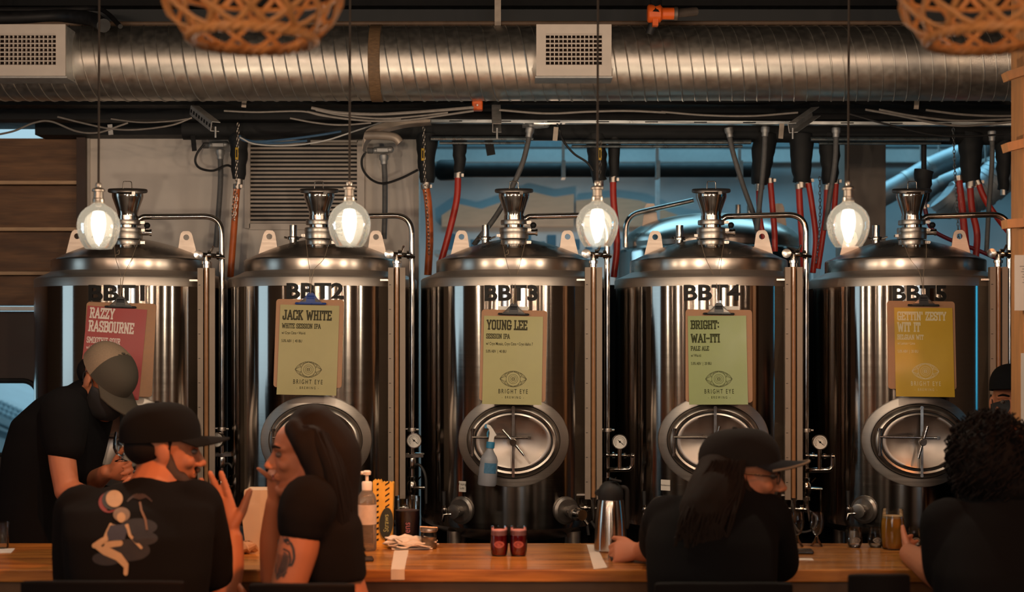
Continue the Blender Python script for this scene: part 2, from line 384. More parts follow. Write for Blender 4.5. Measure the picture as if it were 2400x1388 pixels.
o = obj('stacked_crates', s, mat('blue_crate', (.10, .17, .21), .6, var=.3, scale=4), smooth=False); tag(o, 'jumble of blue grey crates on a shelf far behind the tanks', 'crates', kind='stuff')
tag(obj('storage_shelf', MB().box((at(1450, 0, 10.3).x, 10.35, at(0, 594, 10.3).z), (wpx(860, 10.3), .4, .03)).box((at(1040, 0, 10.3).x, 10.5, at(0, 594, 10.3).z/2), (.05, .05, at(0, 594, 10.3).z)).box((at(1860, 0, 10.3).x, 10.5, at(0, 594, 10.3).z/2), (.05, .05, at(0, 594, 10.3).z)), GALVD, smooth=False), 'long pale shelf far behind the tanks carrying crates', 'shelf')
# big black insulated pipe across the brew room
pp = thing('insulated_pipe', 'thick black insulated pipe running across the blue brew room', 'pipe', at(1400, 415, 8.4))
obj('pipe', MB().tube([at(1012, 399, 8.4), at(1790, 399, 8.4)], wpx(17, 8.4), 20), INSUL, pp)
for x in (1320, 1540, 1733):
    obj('bracket', MB().box(at(x, 399, 8.36), (wpx(9, 8.4), .13, wpx(40, 8.4))).box(at(x, 355, 8.4), (wpx(7, 8.4), .02, wpx(60, 8.4))).box((at(x, 0, 8.4).x, 8.4, (at(0, 355, 8.4).z + 4.6)/2), (.012, .012, 4.6 - at(0, 355, 8.4).z)), GALVD, pp, smooth=False)
obj('valve', MB().lathe([(.05, 0), (.06, .02), (.06, .1), (.045, .12)], at(1024, 399, 8.35), 'X', 16), BLACKP, pp)
for (px, y0, y1, lab) in ((1541, 330, 470, 'slim white post standing in the brew room right of the third tank'), (1912, 420, 620, 'pale steel post behind the fourth tank between red hoses')):
    tag(obj('steel_post', MB().box((at(px, 0, 8.8).x, 8.8, at(0, y0, 8.8).z/2), (wpx(9 if px < 1700 else 16, 8.8), .05, at(0, y0, 8.8).z)), mat('white_post_paint', (.6, .64, .65), .5), smooth=False), lab, 'post')
# angled insulated ducts at the right
def fduct(name, pts, r, label, m, ribs=0):
    t = thing(name, label, 'duct', pts[-1]); P = spline(pts, 10)
    obj('duct_body', MB().tube(P, r, 20), m, t)
    q = P[len(P)//2]; obj('hanger', MB().tube([q, Vector((q.x, q.y, 4.6))], .006, 6), GALVD, t)
    for k in range(ribs):
        i = int((k + .5) * (len(P) - 1) / ribs); d = (P[min(i+1, len(P)-1)] - P[i-1]).normalized()
        obj('band', MB().tube([P[i] - d*.012, P[i] + d*.012], r * 1.07, 20), GALVD if ribs < 6 else m, t)
SILV = mat('foil_duct', (.40, .44, .46), .55, .6, var=.15, scale=30, bump=.1)
fduct('foil_duct', [at(2030, 480, 8.3), at(2120, 430, 8.3), at(2200, 385, 8.3), at(2330, 335, 8.3)], wpx(26, 8.3), 'shiny blue lit duct with clamp bands slanting up behind the fifth tank', SILV, 4)
fduct('foil_duct', [at(2150, 470, 8.6), at(2200, 430, 8.6), at(2290, 400, 8.6)], wpx(20, 8.6), 'shorter shiny duct just below the slanting banded duct', SILV, 3)
fduct('foil_duct', [at(2398, 330, 8.0), at(2360, 390, 8.0), at(2310, 440, 8.0), at(2240, 470, 8.0), at(2215, 455, 8.0)], wpx(42, 8.0), 'wide ribbed flexible duct curving down at the right of the brew room', SILV, 18)

# fermentation tank standing behind tank four
FT = at(1668, 0, 7.45); fr = .50
ft = thing('fermentation_tank', 'larger dark fermentation tank with a domed lid standing behind the fourth tank', 'tank', (FT.x, 7.45, 0))
prof = [(fr*.9, .9), (fr, .95), (fr, 2.19), (fr-.01, 2.21), (fr-.06, 2.23)]
obj('body', MB().lathe(prof, (FT.x, 7.45, 0), n=64), STEEL, ft)
obj('dome', MB().lathe([(fr-.05, 2.22), (fr-.05, 2.25)] + [((fr-.05)*math.cos(R(a)), 2.25 + .155*math.sin(R(a))) for a in range(0, 91, 6)], (FT.x, 7.45, 0), n=64), DOME, ft)
for sx in (-1, 1):
    obj('lifting_lug', MB().prism([(-.055, -.1), (.055, -.1), (.028, .10), (.018, .118), (-.018, .118), (-.028, .10)], .012, Matrix.Translation((FT.x + sx*.325, 7.35, 2.33))), LUGM, ft, smooth=False)
    obj('leg', MB().tube([(FT.x + sx*.3, 7.45, 0), (FT.x + sx*.3, 7.45, .95)], .04, 12), FIT, ft)
obj('spray_pipe', MB().tube(rcorner([at(1466, 580, 7.3), at(1466, 505, 7.3), at(1625, 470, 7.3)], .12), .014, 10), FIT, ft)
for px, h in ((1730, 498), (1757, 500)):
    obj('port', MB().tube([at(px, h + 30, 7.3), at(px, h - 18, 7.3)], .014, 10), FIT, ft)
# ------------------------------------------------------------------ the five bright tanks
TY, TR = 6.05, .39
TPX = (310, 757, 1206, 1660, 2120)        # where the axes stand
FRONTPX = (285, 736, 1203, 1676, 2160)    # where each manway faces
def zy(py, Y): return CAMZ + (HY - py) * Y / FPX
def arc(r, n=10): return [(r*math.cos(PI/2*k/n), r*math.sin(PI/2*k/n)) for k in range(n+1)]

def clamp_ring(mb, c, axis, r, w):
    """sanitary clamp: two flange lips, a band and a wing nut"""
    mb.lathe([(r*.8, -w/2), (r, -w/2), (r*1.02, -w*.2), (r*1.02, w*.2), (r, w/2), (r*.8, w/2)], c, axis, 24)
    return mb
def fitting_valve(c, r=.016): ...

def make_tank():
    T = thing('bright_tank', 'tank', 'tank', (0, 0, 0))
    O = (0, 0, 0)
    prof = [(.0, .925), (.12, .93), (.24, .95), (.33, .98), (.372, 1.003), (.386, 1.012), (TR, 1.03), (TR, 1.968)]
    obj('jacket', MB().lathe(prof, O, n=128, cap1=False), STEEL, T)
    obj('jacket_band', MB().lathe([(TR-.001, 1.9678), (TR+.0004, 1.9682), (TR+.0004, 2.000), (TR-.003, 2.006), (TR-.009, 2.0095), (.345, 2.024), (.318, 2.038)], O, n=128, cap0=False, cap1=False), STEELB, T)
    dome = [(.324, 2.030), (.326, 2.036), (.326, 2.078)] + [(.326 - .014*(1-math.cos(R(a))), 2.078 + .010*math.sin(R(a))) for a in (20, 45, 70, 90)]
    r0, z0 = dome[-1]
    for k in range(1, 15):
        t = k / 14; r = r0 * (1 - t); dome.append((r, z0 + .090 * (1 - (r/r0)**1.75)))
    obj('dome', MB().lathe(dome, O, n=96, cap0=False), DOME, T)
    # dry hop hopper on the dome
    hy = -.19; H = MB(); c = (0, hy, 0); yy = TY + hy
    Z = lambda py: zy(py, yy)
    obj('hopper_neck', MB().lathe([(.046, Z(592)), (.043, Z(583)), (.043, Z(572))], c, n=32).lathe([(.040, Z(560)), (.040, Z(528))], c, n=32).lathe([(.046, Z(557)), (.050, Z(556)), (.050, Z(549)), (.046, Z(547))], c, n=32).lathe([(.041, Z(518)), (.041, Z(506))], c, n=32), FIT, T)
    k = MB()
    for py, r, w in ((569, .053, .020), (553, .058, .026), (540, .058, .018), (522, .053, .018)): clamp_ring(k, (0, hy, Z(py)), 'Z', r, w)
    for py, sx in ((569, 1), (553, -1), (522, 1), (540, 1)): k.box((sx*.060, hy-.012, Z(py)), (.018, .016, .011)).tube([(sx*.066, hy-.03, Z(py)), (sx*.066, hy+.01, Z(py))], .004, 8)
    obj('clamp', k, FITR, T)
    cone = [(.0385, Z(508)), (.0385, Z(505)), (.0425, Z(494)), (.061, Z(464)), (.062, Z(460)), (.062, Z(454))]
    ho = obj('hopper', MB().lathe(cone, c, n=40), FIT, T)
    Mt = Matrix.Translation((0, hy, Z(446))) @ Matrix.Rotation(R(9), 4, 'X')
    l = MB(); l.lathe([(.060, -.010), (.074, -.010), (.078, -.007), (.078, .002), (.074, .005), (.0, .008)], (0, 0, 0), n=48)
    l.v = [Mt @ p for p in l.v]
    lid = obj('hopper_lid', l, mat('lid_steel', (.20, .17, .15), .42, .9, var=.15, scale=20), T)
    h = MB(); h.tube(rcorner([(-.018, -.012, .004), (-.0165, -.008, .036), (.0165, -.008, .036), (.018, -.012, .004)], .007, 4), .0018, 8); h.v = [Mt @ p for p in h.v]
    obj('lid_handle', h, FIT, lid)
    l2 = MB(); l2.tube([(-.032, -.078, -.006), (.03, -.078, -.006)], .0035, 8).box((.030, -.078, -.006), (.014, .012, .012)); l2.v = [Mt @ p for p in l2.v]
    obj('lid_clasp', l2, FIT, lid)
    # sample valve with a black ball on the hopper neck
    v = MB().tube([(.045, hy, Z(545)), (.092, hy-.005, Z(545))], .0115, 14).lathe([(.014, -.004), (.014, .004)], (.091, hy-.005, Z(545)), 'X', 16)
    sv = obj('side_valve', v, FIT, T)
    obj('ball_knob', MB().ell((.078, hy-.02, Z(529)), (.0125, .0125, .0125), 16).tube([(.065, hy-.01, Z(540)), (.077, hy-.02, Z(531))], .0028, 8), BLACKP, sv)
    # spray arm that runs right and turns down past the jacket
    px, py_ = .374, -.225; pz = Z(508); 
    P = rcorner([(.045, hy, Z(514)), (.06, hy, pz), (px, py_, pz + .004), (px, py_, 1.12)], .075, 10)
    sp = obj('spray_pipe', MB().tube(P, .0117, 16), FIT, T)
    yv = TY + py_; zz = lambda q: zy(q, yv)
    j = MB(); clamp_ring(j, (px, py_, zz(1008)), 'Z', .018, .014); j.box((px-.035, py_-.004, zz(1006)), (.045, .008, .005)).tube([(px+.018, py_-.01, zz(1008)), (px+.028, py_-.01, zz(1008))], .005, 8)
    obj('pipe_clamp', j, FITR, sp)
    # sight glass in a ruled channel
    gx, gy = .316, -.305; ys = TY + gy; zs = lambda q: zy(q, ys)
    zt, zb = zs(627), zs(1170)
    g = MB()
    for sx in (-1, 1):
        g.box((gx + sx*.0225, gy-.006, (zt+zb)/2), (.0205, .003, zt-zb)).box((gx + sx*.0325, gy+.014, (zt+zb)/2), (.003, .042, zt-zb))
    g.box((gx, gy+.034, (zt+zb)/2), (.066, .003, zt-zb))
    ch = obj('gauge_channel', g, mat('ruler_plate', (.27, .215, .17), .6, .4, var=.1, scale=30), T, smooth=False)
    mk = MB()
    for k2 in range(9):
        z = zb + (k2 + .7) * (zt-zb) / 9.4; mk.box((gx - .0265, gy-.0078, z), (.008, .0006, .0022))
    obj('ruler_marks', mk, BLACKP, ch, smooth=False)
    obj('sight_tube', MB().tube([(gx, gy+.008, zb-.02), (gx, gy+.008, zt+.022)], .0095, 16), mat('amber_tube', (.34, .17, .08), .12, .0, var=.1, scale=40, coat=.6), T)
    br = MB()
    for q in (656, 1160): br.box((gx - .062, gy+.05, zs(q)), (.06, .09, .007))
    obj('bracket', br, FITR, T, smooth=False)
    # valve at the top of the sight glass
    tv = MB(); zc = zs(597)
    tv.lathe([(.014, zs(626)), (.014, zs(618)), (.018, zs(617)), (.018, zs(611)), (.012, zs(610)), (.011, zc)], (gx, gy+.008, 0), n=20)
    tv.tube([(gx-.028, gy-.01, zc+.003), (px+.004, py_+.0, zc+.001)], .0095, 14)
    clamp_ring(tv, (gx+.012, gy+.003, zc+.002), 'X', .018, .014); clamp_ring(tv, (gx+.045, gy+.035, zc+.002), 'X', .016, .012)
    tv.lathe([(.0, -.004), (.018, -.004), (.018, .004), (.0, .006)], (gx-.03, gy-.016, zc+.003), '-Y', 24)
    tv.tube([(gx+.018, gy-.004, zc+.012), (gx+.028, gy-.010, zc+.036)], .0045, 8).tube([(gx+.03, gy, zc-.004), (gx+.07, gy+.02, zc-.008)], .006, 8)
    obj('top_valve', tv, FIT, T)
    # fittings at the bottom of the sight glass
    bv = MB(); zc = zs(1192)
    bv.lathe([(.012, zs(1225)), (.012, zs(1172)), (.016, zs(1172)), (.016, zs(1166))], (gx, gy+.008, 0), n=18)
    bv.tube([(gx-.062, gy+.03, zc), (gx+.05, gy-.01, zc)], .0085, 12); clamp_ring(bv, (gx-.03, gy+.02, zc), 'X', .017, .014); clamp_ring(bv, (gx+.03, gy, zc), 'X', .017, .014)
    bv.tube([(gx+.052, gy-.012, zc+.02), (gx+.06, gy-.02, zc-.045)], .005, 8)
    obj('bottom_valve', bv, FIT, T)
    hz = MB().tube(spline([(gx+.05, gy-.01, zc), (gx+.085, gy-.02, zc-.03), (gx+.07, gy-.03, zc-.075), (gx+.02, gy-.03, zc-.085), (gx-.01, gy-.01, zc-.05)], 8), .006, 8)
    obj('drain_hose', hz, BLACK, T)
    # drain valve on the spray pipe
    dv = MB(); zc = zz(1143)
    dv.lathe([(.012, zz(1200)), (.012, zz(1172)), (.018, zz(1171)), (.018, zz(1163)), (.013, zz(1162)), (.015, zz(1158)), (.021, zz(1152)), (.021, zz(1134)), (.015, zz(1128)), (.018, zz(1125)), (.018, zz(1118)), (.0115, zz(1117))], (px, py_, 0), n=20)
    dv.tube([(px, py_-.01, zc), (px+.062, py_-.03, zc)], .0062, 10).tube([(px+.055, py_-.03, zc), (px+.055, py_-.03, zc-.088)], .0042, 8).tube([(px+.02, py_-.02, zc+.025), (px+.036, py_-.025, zc+.044)], .003, 8)
    obj('drain_valve', dv, FIT, T)
    # lifting lugs
    for sx in (-1, 1):
        M = Matrix.Translation((sx*.225, -.012, 2.105)) @ Matrix.Rotation(R(-sx*3), 4, 'Y')
        ring = []; lg = MB(); n = 28
        shape = [(-.047, -.03), (.047, -.03), (.0255, .085), (.021, .098), (.012, .106), (-.012, .106), (-.021, .098), (-.0255, .085)]
        def at_ang(a, hz=.080):
            d = Vector((math.cos(a), math.sin(a))); best = None
            for i in range(len(shape)):
                p = Vector(shape[i]) - Vector((0, hz)); q = Vector(shape[(i+1) % len(shape)]) - Vector((0, hz)); e = q - p
                den = d.x*e.y - d.y*e.x
                if abs(den) < 1e-9: continue
                t = (p.x*e.y - p.y*e.x)/den; u = (p.x*d.y - p.y*d.x)/den
                if t > 0 and -1e-6 <= u <= 1+1e-6 and (best is None or t < best): best = t
            return (d.x*best, hz + d.y*best)
        ang = sorted([2*PI*i/n for i in range(n)] + [math.atan2(z-.080, x) % (2*PI) for x, z in shape])
        ang = [a for i, a in enumerate(ang) if i == 0 or a - ang[i-1] > 1e-4]
        o_ = [at_ang(a) for a in ang]; i_ = [(.012*math.cos(a), .080 + .012*math.sin(a)) for a in ang]
        lg.rings([[M @ Vector((x, y, z)) for x, z in loop] for y, loop in ((0, i_), (0, o_), (.010, o_), (.010, i_), (0, i_))], False, False)
        obj('lifting_lug', lg, LUGM, T, smooth=False)
    # small vent port left of the hopper
    vx, vy = -.12, -.03; yv2 = TY + vy; zv = lambda q: zy(q, yv2)
    vp = MB().tube([(vx, vy, zv(585)), (vx, vy, zv(528))], .0155, 18)
    clamp_ring(vp, (vx, vy, zv(559)), 'Z', .024, .014); vp.tube([(vx-.024, vy-.015, zv(559)), (vx-.036, vy-.02, zv(557))], .004, 8).tube([(vx+.02, vy-.02, zv(560)), (vx+.042, vy-.03, zv(556))], .0035, 8)
    obj('vent_port', vp, FIT, T)
    # oval manway
    ew, eh, mz = .219, .180, zy(1034, 5.66)
    def surf(x): return -math.sqrt(max(TR*TR - x*x, .0001))
    def ring(w, h, dy=None, plane=None, n=72):
        out = []
        for k in range(n):
            a = 2*PI*k/n; x, z = w*math.cos(a), h*math.sin(a)
            out.append(Vector((x, plane if plane is not None else surf(x) + dy, mz + z)))
        return out
    mw = obj('manway', MB().rings([ring(ew, eh, .004), ring(ew, eh, -.005), ring(ew-.004, eh-.004, -.008), ring(.190, .152, -.010), ring(.184, .147, -.013)], False, False), STEELB, T)
    nk = [ring(.185, .148, .004), ring(.182, .145, -.012), ring(.176, .139, plane=-.412), ring(.170, .133, plane=-.421), ring(.162, .125, plane=-.424), ring(.154, .117, plane=-.421), ring(.150, .1135, plane=-.414)]
    obj('manway_neck', MB().rings(nk, False, False), FITR, mw)
    dr = [ring(.150, .1135, plane=-.412), ring(.1465, .110, plane=-.418), ring(.140, .104, plane=-.420), ring(.130, .096, plane=-.417), ring(.10, .073, plane=-.412), ring(.06, .044, plane=-.405), ring(.02, .015, plane=-.4005), ring(.001, .001, plane=-.400)]
    obj('manway_door', MB().rings(dr, False, False), mat('door_steel', (.36, .32, .285), .32, 1, var=.12, scale=12), mw)
    obj('gasket', MB().tube(ring(.149, .1122, plane=-.4165) + [ring(.149, .1122, plane=-.4165)[0]], .0025, 6, cap=False), BLACK, mw)
    b = MB().box((0, -.436, mz + .066), (.011, .006, .134)).box((0, -.436, mz - .066), (.010, .006, .134))
    b.tube([(0, -.44, mz+.132), (0, -.42, mz+.132)], .007, 10).tube([(0, -.44, mz-.132), (0, -.42, mz-.132)], .006, 10)
    obj('door_yoke', b, FIT, mw, smooth=False)
    w = MB().tube([(-.16, -.438, mz+.018), (.062, -.438, mz+.016)], .0045, 10).box((.062, -.438, mz+.016), (.012, .012, .012))
    w.tube([(-.158, -.435, mz+.045), (-.158, -.435, mz-.052)], .0065, 12).lathe([(.011, -.004), (.011, .006)], (-.158, -.435, mz+.045), 'Z', 14).lathe([(.009, -.004), (.009, .006)], (-.158, -.435, mz-.052), 'Z', 14)
    obj('hinge_arm', w, FIT, mw)
    hb = thing_part('door_handle', (0, -.455, mz), mw)
    hh = MB().lathe([(.0, -.016), (.012, -.016), (.0145, -.012), (.0145, .016), (.0, .016)], wloc(hb), 'Y', 20)
    hh.tube([(0, -.462, mz-.066), (0, -.462, mz+.064)], .0048, 10); 
    hb2 = obj('handle_bar', hh, FIT, mw, org=None)
    bpy.data.objects.remove(hb)
    # legs
    for sx, sy in ((-1, -1), (1, -1), (-1, 1), (1, 1)):
        obj('leg', MB().tube([(sx*.24, sy*.24, 0.0), (sx*.24, sy*.24, .99)], .028, 14).lathe([(.045, 0), (.045, .012), (.03, .02)], (sx*.24, sy*.24, 0), n=16), FITR, T)
    # outlet ports at the bottom
    for sx in (-1, 1):
        x = sx*.205; y = surf(x)
        M = Matrix.Translation((x, y, zy(1198, 5.7))) @ Matrix.Rotation(math.atan2(x, -y), 4, 'Z')
        p = MB().lathe([(.055, -.004), (.055, .006), (.045, .012), (.020, .013), (.020, .045), (.028, .046), (.028, .06), (.02, .062)], (0, 0, 0), '-Y', 32)
        p.tube([(-.03, -.052, .0), (.03, -.052, 0)], .006, 8)
        p.v = [M @ q for q in p.v]
        po = obj('outlet_port', p, mat('dark_flange', (.26, .24, .22), .35, .9, var=.1), T, ang=22)
        q = MB(); 
        if sx < 0:
            q.tube([(-.012, -.055, -.01), (-.035, -.07, -.012), (-.04, -.072, -.04)], [.009, .009, .006], 10).lathe([(.010, -.008), (.012, 0), (.010, .01)], (-.034, -.07, .004), 'Z', 12)
            q.tube([(-.036, -.07, .0), (-.036, -.07, .028)], .006, 10); q.mi = 1; q.tube([(-.036, -.07, .024), (-.037, -.07, .078)], [.0065, .008], 10); q.mi = 0
        else:
            q.lathe([(.024, 0), (.026, .01), (.018, .025), (.022, .03), (.022, .045)], (.01, -.06, -.008), '-Y', 16).tube([(.02, -.07, -.01), (.045, -.085, -.05)], .008, 10)
            q.mi = 1; q.tube([(.045, -.085, -.05), (.05, -.088, -.09)], .006, 8)
        q.v = [M @ p_ for p_ in q.v]
        obj('tap' if sx < 0 else 'outlet_valve', q, [FIT, BLACK], po)
    return T
def thing_part(name, loc, parent):
    o = bpy.data.objects.new(name, None); COL.objects.link(o); o.parent = parent; o.location = Vector(loc) - wloc(parent); return o

TANKLAB = ['steel tank lettered BBT1 behind the capped bartender, farthest left', 'steel tank lettered BBT2 in front of the louvre vent',
           'steel tank lettered BBT3 with a spray bottle hanging on its oval door', 'steel tank lettered BBT4 with the green poster',
           'steel tank lettered BBT5 with the golden poster, farthest right']
proto = make_tank(); TANKS = []; YAW = []
INK = mat('black_vinyl', (.012, .011, .010), .5, var=.2, scale=60, spec=.2)
CARD = mat('white_card', (.70, .66, .60), .6, var=.04)
for i in range(5):
    t = proto if i == 0 else copy_tree(proto)
    ax = at(TPX[i], 0, TY).x
    # yaw: the manway centre stands at the pixel measured on the photograph
    th = 0.0
    for _ in range(20):
        p = Vector((ax + .43*math.sin(th), TY - .43*math.cos(th), 0)); e = FRONTPX[i] - (1200 + p.x*FPX/p.y); th += e * p.y / FPX / .43 * .8
    t['label'] = TANKLAB[i]; t['group'] = 'bright tanks in a row behind the bar'
    TANKS.append(t); YAW.append(th)
def on_tank(i, ang, z, off=0.0):
    """a point on the jacket of tank i, ang radians right of its front (local)"""
    a = ang; return Vector(((TR+off)*math.sin(a), -(TR+off)*math.cos(a), z))
def px_angle(i, px):
    """local angle on the jacket of tank i at which the picture column px meets it"""
    ax = at(TPX[i], 0, TY).x; lo, hi = R(-80), R(80)
    for _ in range(50):
        m = (lo+hi)/2; x, y = ax + TR*math.sin(m), TY - TR*math.cos(m)
        if 1200 + x*FPX/y < px: lo = m
        else: hi = m
    return lo - YAW[i]
# lettering on the jackets
LETPX = ((208, 339), (672, 806), (1136, 1260), (1603, 1735), (2092, 2218))
for i in range(5):
    vs, fs = text_geo('BBT%d' % (i+1), 1.0, bold=.03)
    x0 = min(x for x, z in vs); x1 = max(x for x, z in vs); zh = max(z for x, z in vs)
    a0, a1 = px_angle(i, LETPX[i][0]), px_angle(i, LETPX[i][1]); zb = zy((704, 699, 704, 703, 705)[i], 5.67); hgt = wpx(36, 5.67)
    mb = MB(); mb.add([on_tank(i, a0 + (x-x0)/(x1-x0)*(a1-a0), zb + z/zh*hgt, .0030) for x, z in vs], fs)
    obj('lettering', mb, INK, TANKS[i], smooth=False)
# name cards taped near the bottom
for i, px, py, txt in ((2, 1084, 1143, 'Young\nLee'), (3, 1560, 1140, 'Amberson')):
    a = px_angle(i, px); z = zy(py, 5.68); dw = .016/TR if i == 2 else .020/TR; dh = .021
    mb = MB().rings([[on_tank(i, a-dw, z-dh, o), on_tank(i, a+dw, z-dh, o), on_tank(i, a+dw, z+dh, o), on_tank(i, a-dw, z+dh, o)] for o in (.0005, .0022)])
    c = obj('name_card', mb, CARD, TANKS[i], smooth=False)
    vs, fs = text_geo(txt, .015 if i == 2 else .010, align='CENTER')
    mb = MB().add([on_tank(i, a + x/TR, z + zz_ + (.005 if i == 2 else -.003), .0026) for x, zz_ in vs], fs)
    obj('lettering', mb, INK, c, smooth=False)
# pressure gauges: on the drain pipe of tanks 1 and 2, on a branch to the right of tanks 3, 4 and 5
def gauge(T, c, yawd):
    M = Matrix.Translation(c) @ Matrix.Rotation(R(yawd), 4, 'Z')
    g = MB().lathe([(.0, .0), (.028, .0), (.0305, .003), (.0315, -.010), (.030, -.018), (.0275, -.018), (.0275, -.013), (.0, -.013)][::-1], (0, 0, 0), 'Y', 36)
    g.v = [M @ p for p in g.v]; go = obj('pressure_gauge', g, FIT, T)
    d = MB().lathe([(.0, .0), (.027, .0)], (0, -.0138, 0), 'Y', 32, cap0=False, cap1=False); d.v = [M @ p for p in d.v]
    obj('dial', d, mat('dial_white', (.72, .68, .62), .5, var=.03), go, smooth=False)
    k = MB()
    for a in range(-130, 131, 13): k.box((.0205*math.sin(R(a)), -.0145, .0205*math.cos(R(a))), (.0016, .0004, .005), (0, R(a), 0))
    for a in range(-120, 121, 10): k.box((.0145*math.sin(R(a)), -.0145, .0145*math.cos(R(a))), (.0028, .0004, .0009), (0, R(a), 0))
    k.box((.003, -.0150, -.002), (.0022, .0004, .028), (0, R(-48), 0)).lathe([(.0, 0), (.004, 0)], (0, -.0155, 0), '-Y', 12)
    k.v = [M @ p for p in k.v]; obj('needle_and_scale', k, INK, go, smooth=False)
for i in range(5):
    T = TANKS[i]; px, py_ = .374, -.225; yv = TY + py_; zz = lambda q: zy(q, yv); n = MB()
    if i < 2:
        gauge(T, (px-.012 if i == 0 else px+.012, py_-.03, zz(1032)), -25 if i == 0 else -8)
        n.tube([(px, py_, zz(1100)), (px, py_, zz(1030))], .0125, 12).tube([(px, py_-.02, zz(1032)), (px, py_, zz(1032))], .008, 10).box((px+.004, py_-.008, zz(1069)), (.085, .02, .013)).tube([(px-.036, py_, zz(1066)), (px+.05, py_, zz(1066))], .007, 8)
        n.lathe([(.012, zz(1100)), (.02, zz(1096)), (.022, zz(1082)), (.02, zz(1074)), (.012, zz(1072))], (px, py_, 0), n=18)
        obj('gauge_tee', n, FIT, T)
        obj('sample_hose', MB().tube(spline([(px+.012, py_-.01, zz(1090)), (px+.035, py_-.02, zz(1092)), (px+.056, py_-.03, zz(1120)), (px+.058, py_-.03, zz(1180))], 8), .006, 8), BLACK, T)
    else:
        gx2 = px + .047
        gauge(T, (gx2, py_-.05, zz(1033)), 0)
        n.tube([(gx2, py_-.045, zz(1050)), (gx2, py_-.045, zz(1098))], .009, 12).tube([(px-.02, py_-.01, zz(1066)), (px+.02, py_-.03, zz(1066)), (px+.105, py_-.05, zz(1066))], .006, 10)
        for dx in (.0, .025, .068, .098): clamp_ring(n, (px+dx, py_-.02-.03*dx/.1, zz(1066)), 'X', .0125, .010)
        n.tube(rcorner([(px+.004, py_-.01, zz(1102)), (px+.01, py_-.03, zz(1100)), (gx2, py_-.045, zz(1098)), (px+.098, py_-.05, zz(1098)), (px+.098, py_-.05, zz(1062))], .035, 8), .0105, 14)
        obj('gauge_manifold', n, FIT, T)
    # turn each handle bar the way the photograph shows
    for m in T.children:
        if m.name.startswith('manway'):
            for h in m.children:
                if h.name.startswith('handle_bar'):
                    me = h.data.copy(); h.data = me; a = R((10, -20, -40, 14, 16)[i]); mzv = zy(1034, 5.66)
                    Mx = Matrix.Translation((0, 0, mzv)) @ Matrix.Rotation(a, 4, 'Y') @ Matrix.Translation((0, 0, -mzv)); me.transform(Mx)
    T.location = (at(TPX[i], 0, TY).x, TY, 0); T.rotation_euler = (0, 0, YAW[i])
# ------------------------------------------------------------------ overhead: ceiling, beams, duct, pipes, cables
HDR = 6.62
wall('ceiling_taproom', -6.6, 7.0, -7.1, HDR + .1, 3.34, 3.42, CEILM)
wall('beam_header', at(82, 0, HDR).x, 7.0, HDR, HDR + .2, at(0, 316, HDR).z, 3.34, BLACKP)
wall('beam_header_end', -6.6, at(82, 0, HDR).x, HDR, HDR + .2, at(0, 288, HDR).z, 3.34, BLACKP)
s = MB(); 
for y0, y1, Y, d in ((236, 250, 6.25, .10), (253, 284, 6.42, .10)):
    s = MB().box((.2, Y, (at(0, y0, Y).z + at(0, y1, Y).z)/2), (13.2, d, wpx(y1-y0, Y)))
    struct('beam_black_steel', s, BLACKP, smooth=False)
BLUEBL = mat('dark_slate_paint', (.028, .036, .042), .5, var=.15, scale=8)
struct('beam_slate', MB().box((.2, 6.32, at(0, 34, 6.25).z), (13.2, .10, wpx(42, 6.25))), BLUEBL, smooth=False)
struct('beam_top', MB().box((.2, 6.24, at(0, 6, 6.2).z), (13.2, .08, wpx(14, 6.2))), BLACKP, smooth=False)
HANG = mat('zinc_strap', (.42, .36, .30), .5, .5, var=.15, scale=40)

# spiral duct
DY = 6.0; DC = at(1200, 149, DY).z; DR = wpx(86.5, DY)
dx0, dx1 = -2.9, at(2392, 0, DY).x
du = thing('spiral_duct', 'long galvanized spiral duct running across under the ceiling above all tanks', 'duct', (0, DY, DC - DR))
obj('duct_body', MB().tube([(dx0 + (dx1-dx0)*k/40, DY, DC) for k in range(41)], DR, 72), GALV, du)
pitch = .1535; nseg = 40
for st in range(3):
    pts = []; x = dx0 + st * pitch / 3; n = int((dx1 - dx0 - pitch) / pitch * nseg)
    for k in range(n + 1):
        a = -2*PI*k/nseg; pts.append((x + pitch*k/nseg, DY + DR*math.sin(a), DC + DR*math.cos(a)))
    obj('seam', MB().tube(pts, .0042 if st == 0 else .0032, 6), GALV, du)
bx = at(884, 0, DY).x
obj('joint_band', MB().lathe([(DR+.002, -.024), (DR+.005, -.022), (DR+.005, .022), (DR+.002, .024)], (bx, DY, DC), 'X', 64, cap0=False, cap1=False), mat('brown_duct_tape', (.17, .10, .05), .65, var=.35, scale=50, stretch=(1, 4, 4)), du)
ec = at(2375, 0, DY).x
obj('end_collar', MB().lathe([(DR+.002, -.02), (DR+.012, -.015), (DR+.012, .0), (DR+.03, .0), (DR+.03, .012), (DR*.4, .014)], (dx1, DY, DC), 'X', 48, cap0=False, cap1=False), GALVD, du)
for px in (-40, 1160, 2330):
    if px != 2330:
        obj('hanger_strap', MB().box((at(px, 0, DY).x + .012, DY - .02, (DC+DR+3.34)/2), (.026, .004, 3.34-DC-DR)), HANG, du, smooth=False)
